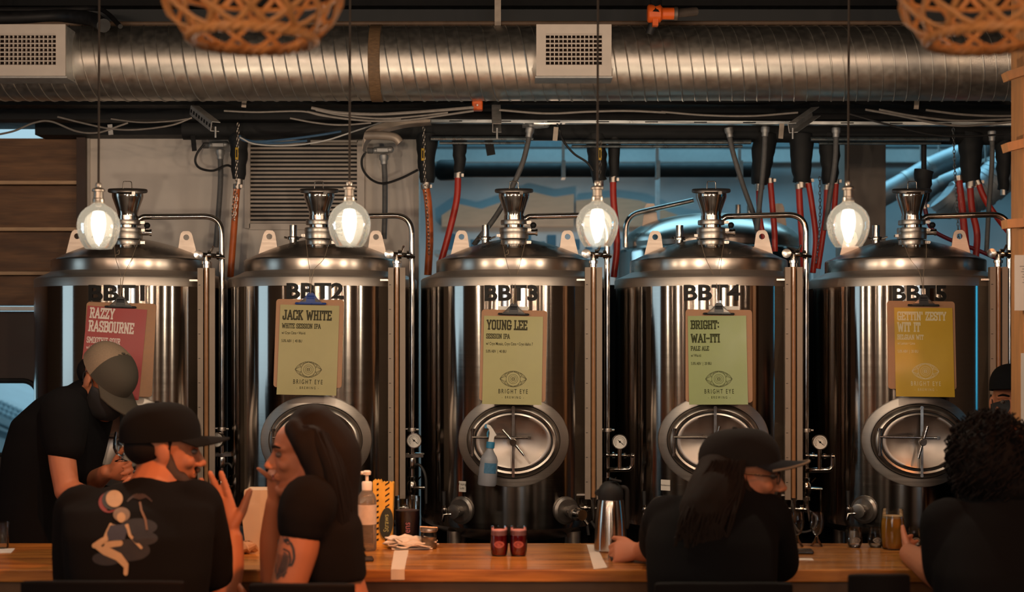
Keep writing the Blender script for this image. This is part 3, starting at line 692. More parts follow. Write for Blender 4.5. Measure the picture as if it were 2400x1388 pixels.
for px, nm in ((66, 'white register grille at the left end of the spiral duct'), (1345, 'white register grille in the middle of the spiral duct')):
    Yf = 5.76; w, h = wpx(176, Yf), wpx(121, Yf); c = at(px, 118, Yf)
    g = thing('register_grille', nm, 'vent', (c.x, Yf, c.z - h/2), 'register grilles on the spiral duct')
    bw = .038
    s = MB()
    for a in ((c.x - w/2 + bw/2*1.0, c.z, bw, h), (c.x + w/2 - bw/2, c.z, bw, h), (c.x, c.z + h/2 - bw*.55, w - 2*bw, bw*1.1), (c.x, c.z - h/2 + bw*.55, w - 2*bw, bw*1.1)):
        s.box((a[0], Yf, a[1]), (a[2], .010, a[3]))
    obj('frame', s, VENTW, g, smooth=False)
    s = MB()   # sheet metal boot between the face and the duct
    s.rings([[Vector((c.x + sx*w/2*.99, y, c.z + sz*hh)) for sx, sz in ((-1, -1), (1, -1), (1, 1), (-1, 1))] for y, hh in ((Yf + .004, h/2*.985), (DY - .04, h/2*.985 if True else 0))], False, False)
    obj('boot', s, GALVD, g, smooth=False)
    obj('flange', MB().box((c.x, Yf + .10, c.z - h/2 - .004), (w*1.03, .2, .006)), GALVD, g, smooth=False)
    obj('backing', MB().box((c.x, Yf + .03, c.z), (w*.9, .004, h*.9)), mat('rusty_damper', (.05, .022, .012), .7), g, smooth=False)
    iw, ih = w - 2*bw, h - 2.2*bw
    s = MB(); s2 = MB()
    for k in range(1, 13): s.box((c.x - iw/2 + iw*k/13, Yf + .008, c.z), (.0040, .014, ih))
    for k in range(0, 8): s2.box((c.x, Yf - .002, c.z - ih/2 + ih*k/7), (iw, .012, .0042))
    obj('upright_vanes', s, VENTW, g, smooth=False); obj('cross_vanes', s2, VENTW, g, smooth=False)

# pipes above the duct
tag(obj('conduit_run', MB().tube([(-3.4, 6.0, at(0, 57, 6.0).z), (3.2, 6.0, at(0, 53, 6.0).z)], .010, 10), mat('brown_conduit', (.22, .15, .10), .5, var=.2), org=(0, 6.0, at(0, 61, 6).z)), 'thin brown conduit running along the top of the spiral duct', 'pipe')
tag(obj('black_hose', MB().tube(spline([at(-60, 45, 6.0), at(60, 42, 6.0), at(150, 38, 6.0), at(215, 44, 5.9), at(243, 60, 5.78)], 8), .028, 14).tube(spline([at(-60, 22, 6.05), at(130, 22, 6.05), at(220, 20, 6.05), at(250, 30, 5.95), at(282, 62, 5.80)], 8), .010, 8), BLACK), 'fat black hose bending over the duct at the far left', 'hose')
oc = thing('pipe_clamp', 'bright orange pipe clamp with black pipes under the ceiling', 'clamp', at(1540, 50, 5.78))
p = at(1535, 32, 5.78)
obj('coupling', MB().lathe([(.030, -.03), (.036, -.025), (.036, .02), (.024, .03), (.024, .075)], p, 'X', 20).box(p + Vector((0, -.01, -.035)), (.022, .03, .035)), mat('orange_enamel', (.80, .13, .015), .4, var=.1), oc)
obj('black_pipe', MB().tube([p + Vector((.02, .12, .22)), p + Vector((0, -.02, -.01))], .024, 12).tube([p + Vector((-.005, .02, -.03)), p + Vector((-.02, .03, -.075))], .017, 10), BLACK, oc)
obj('steel_pipe', MB().tube([p + Vector((.07, 0, 0)), p + Vector((.17, .05, .02))], .018, 12).lathe([(.024, 0), (.027, .004), (.027, .014), (.022, .018)], p + Vector((.075, 0, 0)), 'X', 16), mat('dull_pipe', (.16, .13, .11), .5, .6, var=.2), oc)
oj = thing('junction_box', 'small orange junction box hanging below the spiral duct', 'box', at(1118, 262, 6.05))
obj('case', MB().box(at(1119, 247, 6.05), (wpx(25, 6.05), .05, wpx(25, 6.05))), MATS['orange_enamel'], oj, smooth=False, bevel=.006)
obj('cover_screw', MB().lathe([(.004, 0), (.004, .006)], at(1119, 247, 6.022), '-Y', 10), FITR, oj)

# steel rail from the third tank rightwards, with its bent flexible duct end
RY = 6.2
rl = thing('strut_rail', 'pale steel strut rail running above tanks three to five', 'rail', at(1700, 292, RY))
a, b = at(1000, 285, RY), at(2372, 292, RY)
obj('rail', MB().box((a+b)/2, ((b-a).length, .04, .013), (0, math.atan2(a.z-b.z, (b-a).length), 0)), mat('zinc_rail', (.50, .54, .55), .34, .85, var=.15, scale=20), rl, smooth=False)
sl = MB()
for k in range(12):
    q = a + (b-a)*((k+.6)/12); sl.box(q + Vector((0, -.0205, 0)), (.055, .001, .0045))
obj('slots', sl, BLACKP, rl, smooth=False)
el = MB(); P = spline([at(1010, 287, RY), at(950, 290, RY), at(895, 302, 6.15), at(862, 320, 6.1), at(852, 345, 6.1)], 10)
n = len(P); el.rings([[p + Vector((0, sy*.05, sz*(.006 + .014*min(1, i/n*1.3)))) for sy, sz in ((-1, -1), (1, -1), (1, 1), (-1, 1))] for i, p in enumerate(P)])
el.tube(spline([at(858, 318, 6.05), at(895, 318, 6.02), at(925, 322, 6.0), at(938, 335, 6.0)], 6), .018, 12)
obj('bent_end', el, mat('sand_duct', (.40, .33, .27), .45, .4, var=.15, scale=15), rl)
# slotted strut pieces on threaded rods
def strut(pts, label, slots=8):
    a, b = pts; t = thing('slotted_strut', label, 'strut', b); d = b - a; L = d.length
    q = d.to_track_quat('X', 'Z').to_matrix(); mb = MB()
    for o_, sz in (((0, -.018, 0), (L, .003, .038)), ((0, 0, .019), (L, .036, .003)), ((0, 0, -.019), (L, .036, .003))):
        mb.box((a+b)/2 + q @ Vector(o_), sz, q)
    obj('channel', mb, GALVD, t, smooth=False)
    mb = MB()
    for k in range(slots): mb.box(a + d*((k+.5)/slots) + q @ Vector((0, -.0198, 0)), (L/slots*.5, .001, .014), q)
    obj('slots', mb, BLACKP, t, smooth=False)
    obj('threaded_rod', MB().tube([b + Vector((0, 0, .0)), b + Vector((0, 0, -.045))], .004, 8), GALVD, t)
strut((at(456, 259, 6.1), at(505, 297, 5.9)), 'slotted zinc strut slanting down above the first gap between tanks')
strut((at(1163, 256, 6.1), at(1165, 300, 5.95)), 'short slotted zinc strut above the third tank hopper')
strut((at(1912, 262, 6.1), at(1858, 300, 5.9)), 'slotted zinc strut slanting down right of the fourth tank hopper')

# insulated glycol main and its wrapped drops
GY = 6.5
gm = thing('glycol_main', 'black insulated cooling main running under the ceiling behind the rail', 'pipe', at(1400, 330, GY))
obj('main_pipe', MB().tube([at(430, 305, GY), at(1000, 304, GY), at(1700, 310, GY), at(2380, 318, GY)], wpx(23, GY), 20), INSUL, gm)
for x0, x1, y, q in ((1010, 1250, 325, 0), (1320, 1760, 333, 1), (1900, 2225, 326, 1)):
    obj('steel_tube', MB().tube([at(x0, y, 6.42), at(x1, y, 6.42)], .010, 8).tube([at(x0+20, y+10, 6.45), at(x1-20, y+10, 6.45)], .007, 8), mat('blue_steel_tube', (.30, .38, .42), .3, .9, var=.1), gm)
def drop(px, y1, w, label, y0=315, hoses=(), dx=0):
    t = thing('wrapped_pipe_drop', label, 'pipe', at(px + dx, y1, GY), 'wrapped pipe drops above the tanks')
    n = 9; pts, rad = [], []
    for k in range(n + 1):
        u = k / n; pts.append(at(px + dx*u + random.uniform(-1.5, 1.5), y0 + (y1-y0)*u, GY)); rad.append(wpx(w * (1.1 - .42*u + random.uniform(-.06, .06)), GY))
    obj('wrapping', MB().tube(pts, rad, 14), INSUL, t)
    if y0 > 350: obj('hanger', MB().tube([pts[0], Vector((pts[0].x, GY, at(0, 318, GY).z))], .012, 8), INSUL, t)
    e = at(px + dx, y1, GY); obj('ferrule', MB().tube([e + Vector((0, 0, .004)), e + Vector((0, 0, -.024))], wpx(w*.42, GY), 12), FITR, t)
def hose(name, pts, r, label, m=REDH, cl=True):
    t = thing(name, label, 'hose', pts[-1], 'hoses to the tanks')
    obj('hose_body', MB().tube(spline(pts, 8), r, 12), m, t)
    if cl:
        d = (pts[1]-pts[0]).normalized(); obj('hose_clamp', MB().tube([pts[0] + d*.0, pts[0] + d*.022], r*1.22, 14).box(pts[0] + d*.01 + Vector((r*1.3, -.004, 0)), (.012, .012, .014)), FITR, t)
drop(560, 420, 22, 'wrapped black pipe drop left of the louvre vent', hoses=())
drop(1000, 428, 24, 'wrapped black pipe drop at the right end of the white wall')
drop(1077, 404, 17, 'wrapped black pipe drop left of the third hopper')
drop(1395, 425, 24, 'wrapped black pipe drop behind the third glass pendant', dx=10)
drop(1440, 414, 15, 'narrow wrapped black pipe drop right of the third glass pendant')
drop(1795, 432, 28, 'wrapped black pipe drop right of the fourth hopper', dx=-15)
drop(1878, 428, 28, 'wrapped black pipe drop above the gap between tanks four and five')
drop(1945, 430, 25, 'wrapped black pipe drop left of the taupe column')
drop(2275, 425, 29, 'wrapped black pipe drop above the right of the fifth tank')
drop(2352, 445, 18, 'wrapped black pipe drop beside the timber post', y0=330)
DRB = mat('dark_bracket', (.02, .022, .024), .6)
HR = wpx(7.5, GY)
def P_(*pp, Y=GY): return [at(x, y, Y) for x, y in pp]
hose('red_hose', P_((556, 432), (551, 500), (546, 570), (540, 650)), HR*1.05, 'orange red hose on the white wall between tanks one and two', ORANGEP)
hose('red_hose', P_((997, 432), (1004, 480), (1007, 560), (1003, 645)), HR*1.2, 'orange red hose at the end of the white wall beside tank three', ORANGEP)
hose('red_hose', P_((1074, 406), (1070, 470), (1050, 555), (1032, 620)), HR*1.05, 'bright red hose curving down left of the third hopper')
hose('red_hose', P_((1437, 416), (1438, 470), (1446, 570), (1438, 650)), HR*1.05, 'red hose hanging behind the third glass pendant')
hose('red_hose', P_((1777, 436), (1780, 500), (1790, 560)), HR*.8, 'thin red hose behind the grey conduit right of hopper four')
hose('red_hose', P_((1805, 418), (1810, 480), (1815, 540), (1816, 590)), HR*.95, 'orange red hose right of the fourth hopper reaching behind the steel arm')
hose('red_hose', P_((1872, 432), (1875, 490), (1880, 560), (1884, 640)), HR*1.05, 'bright red hose dropping left in the gap between tanks four and five')
hose('red_hose', P_((1893, 418), (1903, 480), (1912, 560), (1905, 640)), HR*.95, 'red hose bowing right in the gap between tanks four and five')
hose('red_hose', P_((1938, 434), (1935, 500), (1926, 570), (1917, 630)), HR*.9, 'red hose dropping just left of the fourth glass pendant')
hose('red_hose', P_((1960, 420), (1957, 470), (1950, 540)), HR*.9, 'red hose hanging straight behind the fourth glass pendant')
hose('red_hose', P_((2246, 412), (2254, 480), (2262, 560), (2268, 620)), HR*1.15, 'dark red hose dropping behind the right of the fifth tank dome')
hose('red_hose', P_((2273, 430), (2278, 490), (2290, 550), (2285, 620)), HR*1.05, 'red hose dropping nearest the chain behind the fifth tank arm')
hose('red_hose', P_((2290, 422), (2310, 470), (2345, 520), (2385, 568)), HR*.95, 'dark red hose slanting right towards the timber post')
drop(2165, 474, 20, 'short wrapped black pipe drop behind the fifth hopper lid', y0=400)
hose('red_hose', P_((2165, 478), (2180, 530), (2212, 555), (2300, 590), (2345, 610)), HR*.7, 'thin wine red hose looping behind the fifth tank lug', mat('wine_hose', (.22, .02, .04), .35))
for (px, y0, y1) in ((549, 552, 556), (1007, 590, 595)):
    pass
# grey conduits with their elbow boxes
def conduit(name, pts, r, label, box=None):
    t = thing(name, label, 'conduit', pts[-1], 'grey conduits to the tanks')
    obj('conduit_body', MB().tube(spline(pts, 8), r, 12), CONDUIT, t)
    d = (pts[1]-pts[0]).normalized(); obj('coupling', MB().lathe([(r*1.2, -.0), (r*1.7, .004), (r*1.7, .022), (r*1.25, .03), (r*1.25, .045)], pts[0], M=d.to_track_quat('Z', 'Y').to_matrix(), n=12), GALVD, t)
    if box:
        q = at(*box); obj('elbow_box', MB().tube([q + Vector((-.032, 0, 0)), q + Vector((.034, 0, .004))], .017, 12, round_end=True).box(q + Vector((0, -.014, 0)), (.055, .012, .02)), GALVD, t, bevel=.003)
        obj('cable_gland', MB().tube([q + Vector((-.045, 0, 0)), q + Vector((-.07, 0, 0))], .014, 12), CONDUIT, t)
    return t
conduit('flexible_conduit', P_((516, 350), (517, 420), (512, 500), (506, 580), Y=6.62), .0125, 'grey conduit on the white wall left of the louvre vent', (512, 341, 6.62))
conduit('flexible_conduit', P_((899, 362), (902, 420), (902, 500), (900, 560), Y=6.6), .0125, 'grey conduit on the white wall right of the louvre vent', (897, 353, 6.6))
conduit('flexible_conduit', P_((1243, 298), (1236, 340), (1218, 400), (1170, 495), (1110, 575), Y=6.3), .0115, 'grey conduit slanting down behind the third hopper', (1262, 293, 6.3))
conduit('flexible_conduit', P_((1707, 298), (1716, 350), (1740, 430), (1768, 510), (1778, 560), Y=6.4), .0115, 'grey conduit slanting right from the rail beside hopper four')
conduit('flexible_conduit', P_((1794, 296), (1790, 380), (1782, 460), (1774, 540), Y=6.35), .0115, 'straight grey conduit hanging right of the fourth hopper')
conduit('flexible_conduit', P_((1960, 298), (1957, 380), (1945, 460), (1935, 540), Y=6.35), .0115, 'grey conduit dropping left of the fourth glass pendant')
conduit('flexible_conduit', P_((2325, 306), (2325, 380), (2318, 480), (2312, 590), Y=6.3), .0105, 'dark grey conduit right of the fifth hopper in front of the arm')
def cable(name, pts, r, label, m, Y=6.35, cat='cable'):
    return tag(obj(name, MB().tube(spline([at(x, y, yy[0] if yy else Y) for x, y, *yy in pts], 10), r, 8), m), label, cat)
cable('black_cable', [(478, 338), (462, 360), (458, 380), (470, 395), (500, 400), (530, 388), (545, 392)], .0055, 'black cable looping below the left elbow box on the wall', BLACK, 6.58)
cable('black_cable', [(858, 355), (848, 375), (852, 400), (872, 422), (900, 430), (940, 418), (980, 398)], .0055, 'black cable looping around the right wall conduit', BLACK, 6.56)
cable('black_cable', [(1306, 289, 6.2), (1310, 300), (1320, 330), (1345, 360), (1375, 380), (1390, 400)], .005, 'black cable sagging left of the third glass pendant', BLACK, 6.3)
# draped cables along the beam
spec = [
 ([(-30, 320), (30, 308), (80, 288), (120, 285), (180, 308), (230, 311), (280, 295), (300, 288)], .0042, 'grey cable draped in two sags at the far left'),
 ([(135, 274), (200, 290), (260, 302), (320, 304), (400, 294), (450, 276)], .0040, 'grey cable sagging towards the left slotted strut'),
 ([(260, 279), (330, 287), (400, 284), (450, 277)], .0032, 'thin grey cable left of the slanting strut'),
 ([(525, 260), (600, 263), (705, 261), (760, 272), (860, 283), (940, 280)], .0042, 'grey cable dipping into the cable bundle left of centre'),
 ([(730, 253), (790, 264), (880, 268), (960, 264), (1040, 258), (1110, 252)], .0070, 'ribbed steel cable sagging below the duct left of centre'),
 ([(720, 262), (790, 276), (880, 284), (960, 281), (1040, 270), (1110, 260)], .0050, 'grey cable lowest of the sagging bundle left of centre'),
 ([(740, 258), (800, 270), (890, 278), (970, 273), (1050, 264)], .0045, 'grey cable in the middle of the bundle left of centre'),
 ([(680, 277), (740, 288), (800, 293), (870, 288)], .0042, 'grey cable above the louvre vent'),
 ([(1170, 258), (1280, 266), (1380, 262), (1470, 260), (1560, 264)], .0050, 'grey cable along the beam right of the third hopper'),
 ([(1550, 262), (1650, 270), (1760, 272), (1870, 264)], .0045, 'grey cable sagging above the fourth hopper'),
 ([(2028, 257), (2100, 270), (2200, 290), (2260, 295), (2330, 290), (2395, 283)], .0050, 'ribbed cable lowest of the bundle at the right'),
 ([(2060, 257), (2140, 272), (2240, 283), (2330, 281), (2395, 278)], .0050, 'ribbed cable in the middle of the bundle at the right'),
 ([(2170, 258), (2250, 268), (2330, 272), (2395, 271)], .0050, 'ribbed cable topmost of the bundle at the right'),
 ([(1990, 267), (2080, 292), (2180, 315), (2260, 320), (2395, 312)], .0042, 'dark cable sagging under the rail at the right'),
]
for pts, r, lab in spec:
    cable('draped_cable', pts, r, lab, CABLE if 'dark' not in lab else BLACK, 5.98)['group'] = 'draped cables under the duct'
BLUEC = mat('blue_cable', (.05, .12, .22), .4, var=.1)
cable('blue_cable', [(800, 308), (740, 318), (660, 328), (600, 332), (570, 326), (562, 319), (575, 330), (640, 336), (720, 330)], .0055, 'blue cable looped above the louvre vent', BLUEC, 6.2)
cable('white_cable', [(562, 322), (600, 338), (680, 341), (760, 330), (830, 308), (900, 285)], .0035, 'white cable crossing in front of the louvre vent', mat('white_cable', (.6, .6, .58), .5), 6.18)
# black straps hanging under the beam
for x, y0, y1, tl in ((454, 318, 354, -6), (722, 318, 342, 2), (1148, 325, 364, -10), (259, 292, 316, -6)):
    c = at(x, (y0+y1)/2, 6.45); m = BLACKP if x != 259 else GALVD
    tag(obj('hanging_strap', MB().box(c, (wpx(11 if x != 1148 else 20, 6.45), .006, wpx(y1-y0, 6.45)), (0, R(tl), 0)), m, smooth=False), {454: 'black strap end hanging left of the elbow box', 722: 'short black strap over the top of the louvre vent', 1148: 'wide black strap tilted left of the third conduit', 259: 'small zinc strap hanging above the plank wall'}[x], 'strap')
for x, y0, y1 in ((572, 236, 252), (2148, 233, 256), (1302, 298, 330), (1831, 290, 325)):
    c = at(x, (y0+y1)/2, 6.12)
    tag(obj('pipe_strap', MB().box(c, (wpx(11, 6.12), .006, wpx(y1-y0, 6.12)), (0, R(5), 0)), HANG, smooth=False), {572: 'zinc pipe strap over the black beam at left', 2148: 'zinc pipe strap over the black beam at right', 1302: 'pale strap holding the main right of the third conduit', 1831: 'pale strap holding the main above the fourth gap'}[x], 'strap')
# chains with yellow tags
def chain(pts, label, tagy=None, link=.016):
    t = thing('hanging_chain', label, 'chain', pts[-1], 'hanging chains'); P = spline(pts, 12); mb = MB()
    acc = 0; k = 0; last = P[0]
    L = [0]
    for i in range(1, len(P)): L.append(L[-1] + (P[i]-P[i-1]).length)
    def pos(s_):
        for i in range(1, len(P)):
            if L[i] >= s_: return P[i-1].lerp(P[i], (s_-L[i-1])/max(1e-9, L[i]-L[i-1]))
        return P[-1]
    s_ = 0
    while s_ + link < L[-1]:
        c = pos(s_ + link/2); d = (pos(s_+link) - pos(s_)).normalized(); u = d.cross(Vector((0, 1, 0))).normalized(); v = d.cross(u)
        if k % 2: u = v
        u = (u + v*.25).normalized()
        loop = [c + d*(link*.62*math.cos(2*PI*j/10)) + u*(link*.30*math.sin(2*PI*j/10)) for j in range(11)]
        mb.tube(loop, link*.11, 5, cap=False); s_ += link; k += 1
    obj('links', mb, FITR, t)
    if tagy:
        c = at(*tagy); obj('yellow_tag', MB().box(c, (.014, .005, .055)), mat('yellow_tag', (.62, .38, .02), .5, var=.1), t, smooth=False, bevel=.003)
        obj('tag_marks', MB().box(c + Vector((0, -.003, .0)), (.006, .001, .034)), INK, t, smooth=False)
CY = 6.38
chain(P_((558, 288), (557, 340), (554, 400), (553, 440), (545, 490), (548, 515), (552, 490), (556, 450), Y=CY), 'chain with yellow tag in front of the drop left of the louvre', (555, 360, CY - .01))
chain(P_((993, 298), (994, 360), (996, 430), (1003, 520), (1006, 600), Y=CY), 'chain with yellow tag at the end of the white wall', (991, 362, CY - .01))
chain(P_((1408, 330), (1407, 380), (1404, 420), Y=CY), 'chain with yellow tag above the third glass pendant', (1406, 361, CY - .02))
chain(P_((2234, 300), (2238, 400), (2244, 500), (2248, 600), Y=CY), 'long chain hanging behind the fifth tank lug')
chain(P_((1921, 415), (1922, 500), (1918, 570), (1912, 625), Y=6.45), 'chain in the gap between tanks four and five')
# timber post at the right edge with ledges and paper notices
TYP = 4.99
tp = thing('timber_post', 'orange timber post at the right edge carrying small ledges', 'post', (at(2392, 0, TYP).x + .02, TYP, 0))
TIMB = mat('oiled_timber', (.46, .21, .08), .5, var=.2, scale=8, stretch=(6, 6, 1), bump=.05)
x0 = at(2384, 0, TYP).x
obj('post', MB().box((x0 + .06, TYP, 1.66), (.12, .12, 3.3)), TIMB, tp, smooth=False)
for y, tl in ((165, -18), (335, -14), (522, -4)):
    obj('ledge', MB().box((x0 - .005, TYP - .075, at(0, y, TYP - .09).z), (.13, .06, wpx(20, TYP)), (0, R(tl), 0)), TIMB, tp, smooth=False)
for y0, y1, xx, lab in ((598, 728, 2378, 'white paper notice pinned on the timber post'), (828, 1002, 2393, 'pale sheet pinned lower on the timber post')):
    c = at(xx, (y0+y1)/2, TYP - .125); n_ = thing('paper_notice', lab, 'notice', c)
    obj('sheet', MB().box((c.x + .07, TYP - .125, c.z), (.14, .002, wpx(y1-y0, TYP-.125))), mat('notice_paper', (.55, .53, .50), .7, var=.04), n_, smooth=False)
    obj('backing_board', MB().box((c.x + .075, TYP - .10, c.z), (.13, .045, wpx(y1-y0, TYP-.125)*.94)), TIMB, n_, smooth=False)
    t_ = MB()
    for k in range(7): t_.box((c.x + .05, TYP - .1264, c.z + .055 - k*.009), (random.uniform(.04, .075), .0006, .0022))
    obj('printed_lines', t_, mat('grey_print', (.12, .12, .12), .6), n_, smooth=False)
# ------------------------------------------------------------------ posters on clipboards
SLAB = {  # strokes on a unit-high grid: (width, polylines, slab serifs (x, z, half length))
 'A': (.60, [[(.06, 0), (.30, 1), (.54, 0)], [(.15, .32), (.45, .32)]], [(.07, 0, .10), (.53, 0, .10)]),
 'B': (.54, [[(.13, 0), (.13, 1)], [(.03, 1), (.38, 1), (.47, .9), (.47, .62), (.38, .53), (.13, .53)], [(.38, .53), (.49, .43), (.49, .1), (.40, 0), (.03, 0)]], []),
 'C': (.50, [[(.47, .72), (.47, .92), (.38, 1), (.16, 1), (.07, .9), (.07, .1), (.16, 0), (.38, 0), (.47, .08), (.47, .28)]], []),
 'E': (.50, [[(.13, 0), (.13, 1)], [(.03, 1), (.47, 1), (.47, .82)], [(.13, .52), (.36, .52)], [(.03, 0), (.47, 0), (.47, .18)]], []),
 'G': (.52, [[(.47, .74), (.47, .92), (.38, 1), (.16, 1), (.07, .9), (.07, .1), (.16, 0), (.38, 0), (.46, .08), (.46, .42)], [(.28, .42), (.53, .42)]], []),
 'H': (.60, [[(.13, 0), (.13, 1)], [(.47, 0), (.47, 1)], [(.13, .52), (.47, .52)]], [(.13, 0, .11), (.13, 1, .11), (.47, 0, .11), (.47, 1, .11)]),
 'I': (.28, [[(.14, 0), (.14, 1)]], [(.14, 0, .12), (.14, 1, .12)]),
 'J': (.46, [[(.34, 1), (.34, .12), (.26, 0), (.12, 0), (.05, .1), (.05, .28)]], [(.32, 1, .13)]),
 'K': (.58, [[(.13, 0), (.13, 1)], [(.47, 1), (.13, .42)], [(.24, .58), (.49, 0)]], [(.13, 0, .11), (.13, 1, .11), (.47, 1, .09), (.49, 0, .09)]),
 'L': (.48, [[(.13, 0), (.13, 1)], [(.03, 0), (.46, 0), (.46, .26)]], [(.13, 1, .11)]),
 'M': (.72, [[(.12, 0), (.12, 1), (.36, .35), (.60, 1), (.60, 0)]], [(.12, 0, .10), (.60, 0, .10), (.09, 1, .07), (.63, 1, .07)]),
 'N': (.60, [[(.12, 0), (.12, 1), (.48, 0), (.48, 1)]], [(.12, 0, .10), (.48, 1, .10), (.09, 1, .07)]),
 'O': (.52, [[(.16, 0), (.07, .1), (.07, .9), (.16, 1), (.36, 1), (.45, .9), (.45, .1), (.36, 0), (.16, 0)]], []),
 'P': (.52, [[(.13, 0), (.13, 1)], [(.03, 1), (.38, 1), (.47, .9), (.47, .55), (.38, .45), (.13, .45)]], [(.13, 0, .11)]),
 'R': (.56, [[(.13, 0), (.13, 1)], [(.03, 1), (.38, 1), (.47, .9), (.47, .58), (.38, .48), (.13, .48)], [(.32, .48), (.46, 0)]], [(.13, 0, .11), (.49, 0, .08)]),
 'S': (.48, [[(.43, .74), (.43, .9), (.34, 1), (.15, 1), (.06, .9), (.06, .64), (.15, .55), (.34, .46), (.43, .36), (.43, .1), (.34, 0), (.15, 0), (.06, .1), (.06, .26)]], []),
 'T': (.50, [[(.25, 0), (.25, 1)], [(.03, .78), (.03, 1), (.47, 1), (.47, .78)]], [(.25, 0, .11)]),
 'U': (.58, [[(.12, 1), (.12, .1), (.21, 0), (.37, 0), (.46, .1), (.46, 1)]], [(.12, 1, .10), (.46, 1, .10)]),
 'W': (.78, [[(.07, 1), (.22, 0), (.39, .8), (.56, 0), (.71, 1)]], [(.08, 1, .09), (.70, 1, .09)]),
 'Y': (.56, [[(.07, 1), (.28, .45), (.49, 1)], [(.28, .45), (.28, 0)]], [(.08, 1, .09), (.48, 1, .09), (.28, 0, .11)]),
 'Z': (.50, [[(.05, .78), (.05, 1), (.44, 1), (.06, 0), (.45, 0), (.45, .22)]], []),
 "'": (.18, [[(.09, 1), (.09, .8)]], []), ':': (.22, [[(.11, .2), (.11, .22)], [(.11, .72), (.11, .74)]], []), '-': (.36, [[(.04, .48), (.32, .48)]], []), ' ': (.26, [], []),
}
def slab_text(mb, txt, x, z, h, xs, put, t=.15):
    def seg(a, b, tt):
        d = (b - a); L = d.length; d = d / L if L > 1e-6 else Vector((0, 1)); nrm = Vector((-d.y, d.x)) * tt/2
        a2, b2 = a - d*tt/2, b + d*tt/2; k_ = .0010 + len(mb.f)*2e-6
        mb.add([put(x + p.x*h*xs, z + p.y*h, k_) for p in (a2 + nrm, b2 + nrm, b2 - nrm, a2 - nrm)], [(0, 1, 2, 3)])
    fz = lambda p: Vector((p[0], t/2 + p[1]*(1-t)))
    for chx in txt:
        w, lines, ser = SLAB[chx]
        for ln in lines:
            for p, q in zip(ln, ln[1:]): seg(fz(p), fz(q), t)
        for sx, sz, hl in ser: seg(Vector((sx - hl + .03, t*.42 + sz*(1 - t*.84))), Vector((sx + hl - .03, t*.42 + sz*(1-t*.84))), t*.8)
        x += (w + .07) * h * xs
    return x
def line_strip(mb, pts, w, put):
    for a, b in zip(pts, pts[1:]):
        a, b = Vector(a), Vector(b); d = b - a
        if d.length < 1e-7: continue
        d.normalize(); n = Vector((-d.y, d.x)) * w/2
        mb.add([put(*p) for p in (a+n, b+n, b-n, a-n)], [(0, 1, 2, 3)])
def eye_logo(mb, cx, cz, w, put, lw=.0009):
    hw, hh = w/2, w*.30
    top = [(cx - hw + 2*hw*k/12, cz + hh*(1 - ((k-6)/6)**2)**.75) for k in range(13)]; bot = [(x, 2*cz - z) for x, z in top]
    line_strip(mb, top, lw*1.3, put); line_strip(mb, bot, lw*1.3, put)
    for r in (.27, .18, .12):
        line_strip(mb, [(cx + r*w*math.cos(2*PI*k/20), cz + r*w*math.sin(2*PI*k/20)) for k in range(21)], lw, put)
    for k in range(2, 11, 2):
        for s_, arr in ((1, top), (-1, bot)):
            for da in (-28, 28):
                a = math.atan2(s_*1.0, (k-6)/3.2) + R(da); line_strip(mb, [arr[k], (cx + .27*w*math.cos(a), cz + .27*w*math.sin(a))], lw, put)
    for s_ in (-1, 1):
        for dz in (.12, -.12, .2, -.2): line_strip(mb, [(cx + s_*hw, cz), (cx + s_*.25*w, cz + dz*w)], lw, put)
    for k in range(4):
        a = PI/4 + PI/2*k; line_strip(mb, [(cx + .07*w*math.cos(a), cz + .07*w*math.sin(a)), (cx + .07*w*math.cos(a + PI/2), cz + .07*w*math.sin(a + PI/2))], lw*1.6, put)
    line_strip(mb, [(cx - .04*w, cz), (cx + .04*w, cz)], lw*1.6, put)
MDF = mat('clipboard_hardboard', (.36, .18, .09), .6, var=.06, scale=60)
CLIPK = mat('black_clip', (.02, .02, .022), .3, var=.1); CLIPB = mat('blue_clip', (.02, .05, .22), .3, var=.1)
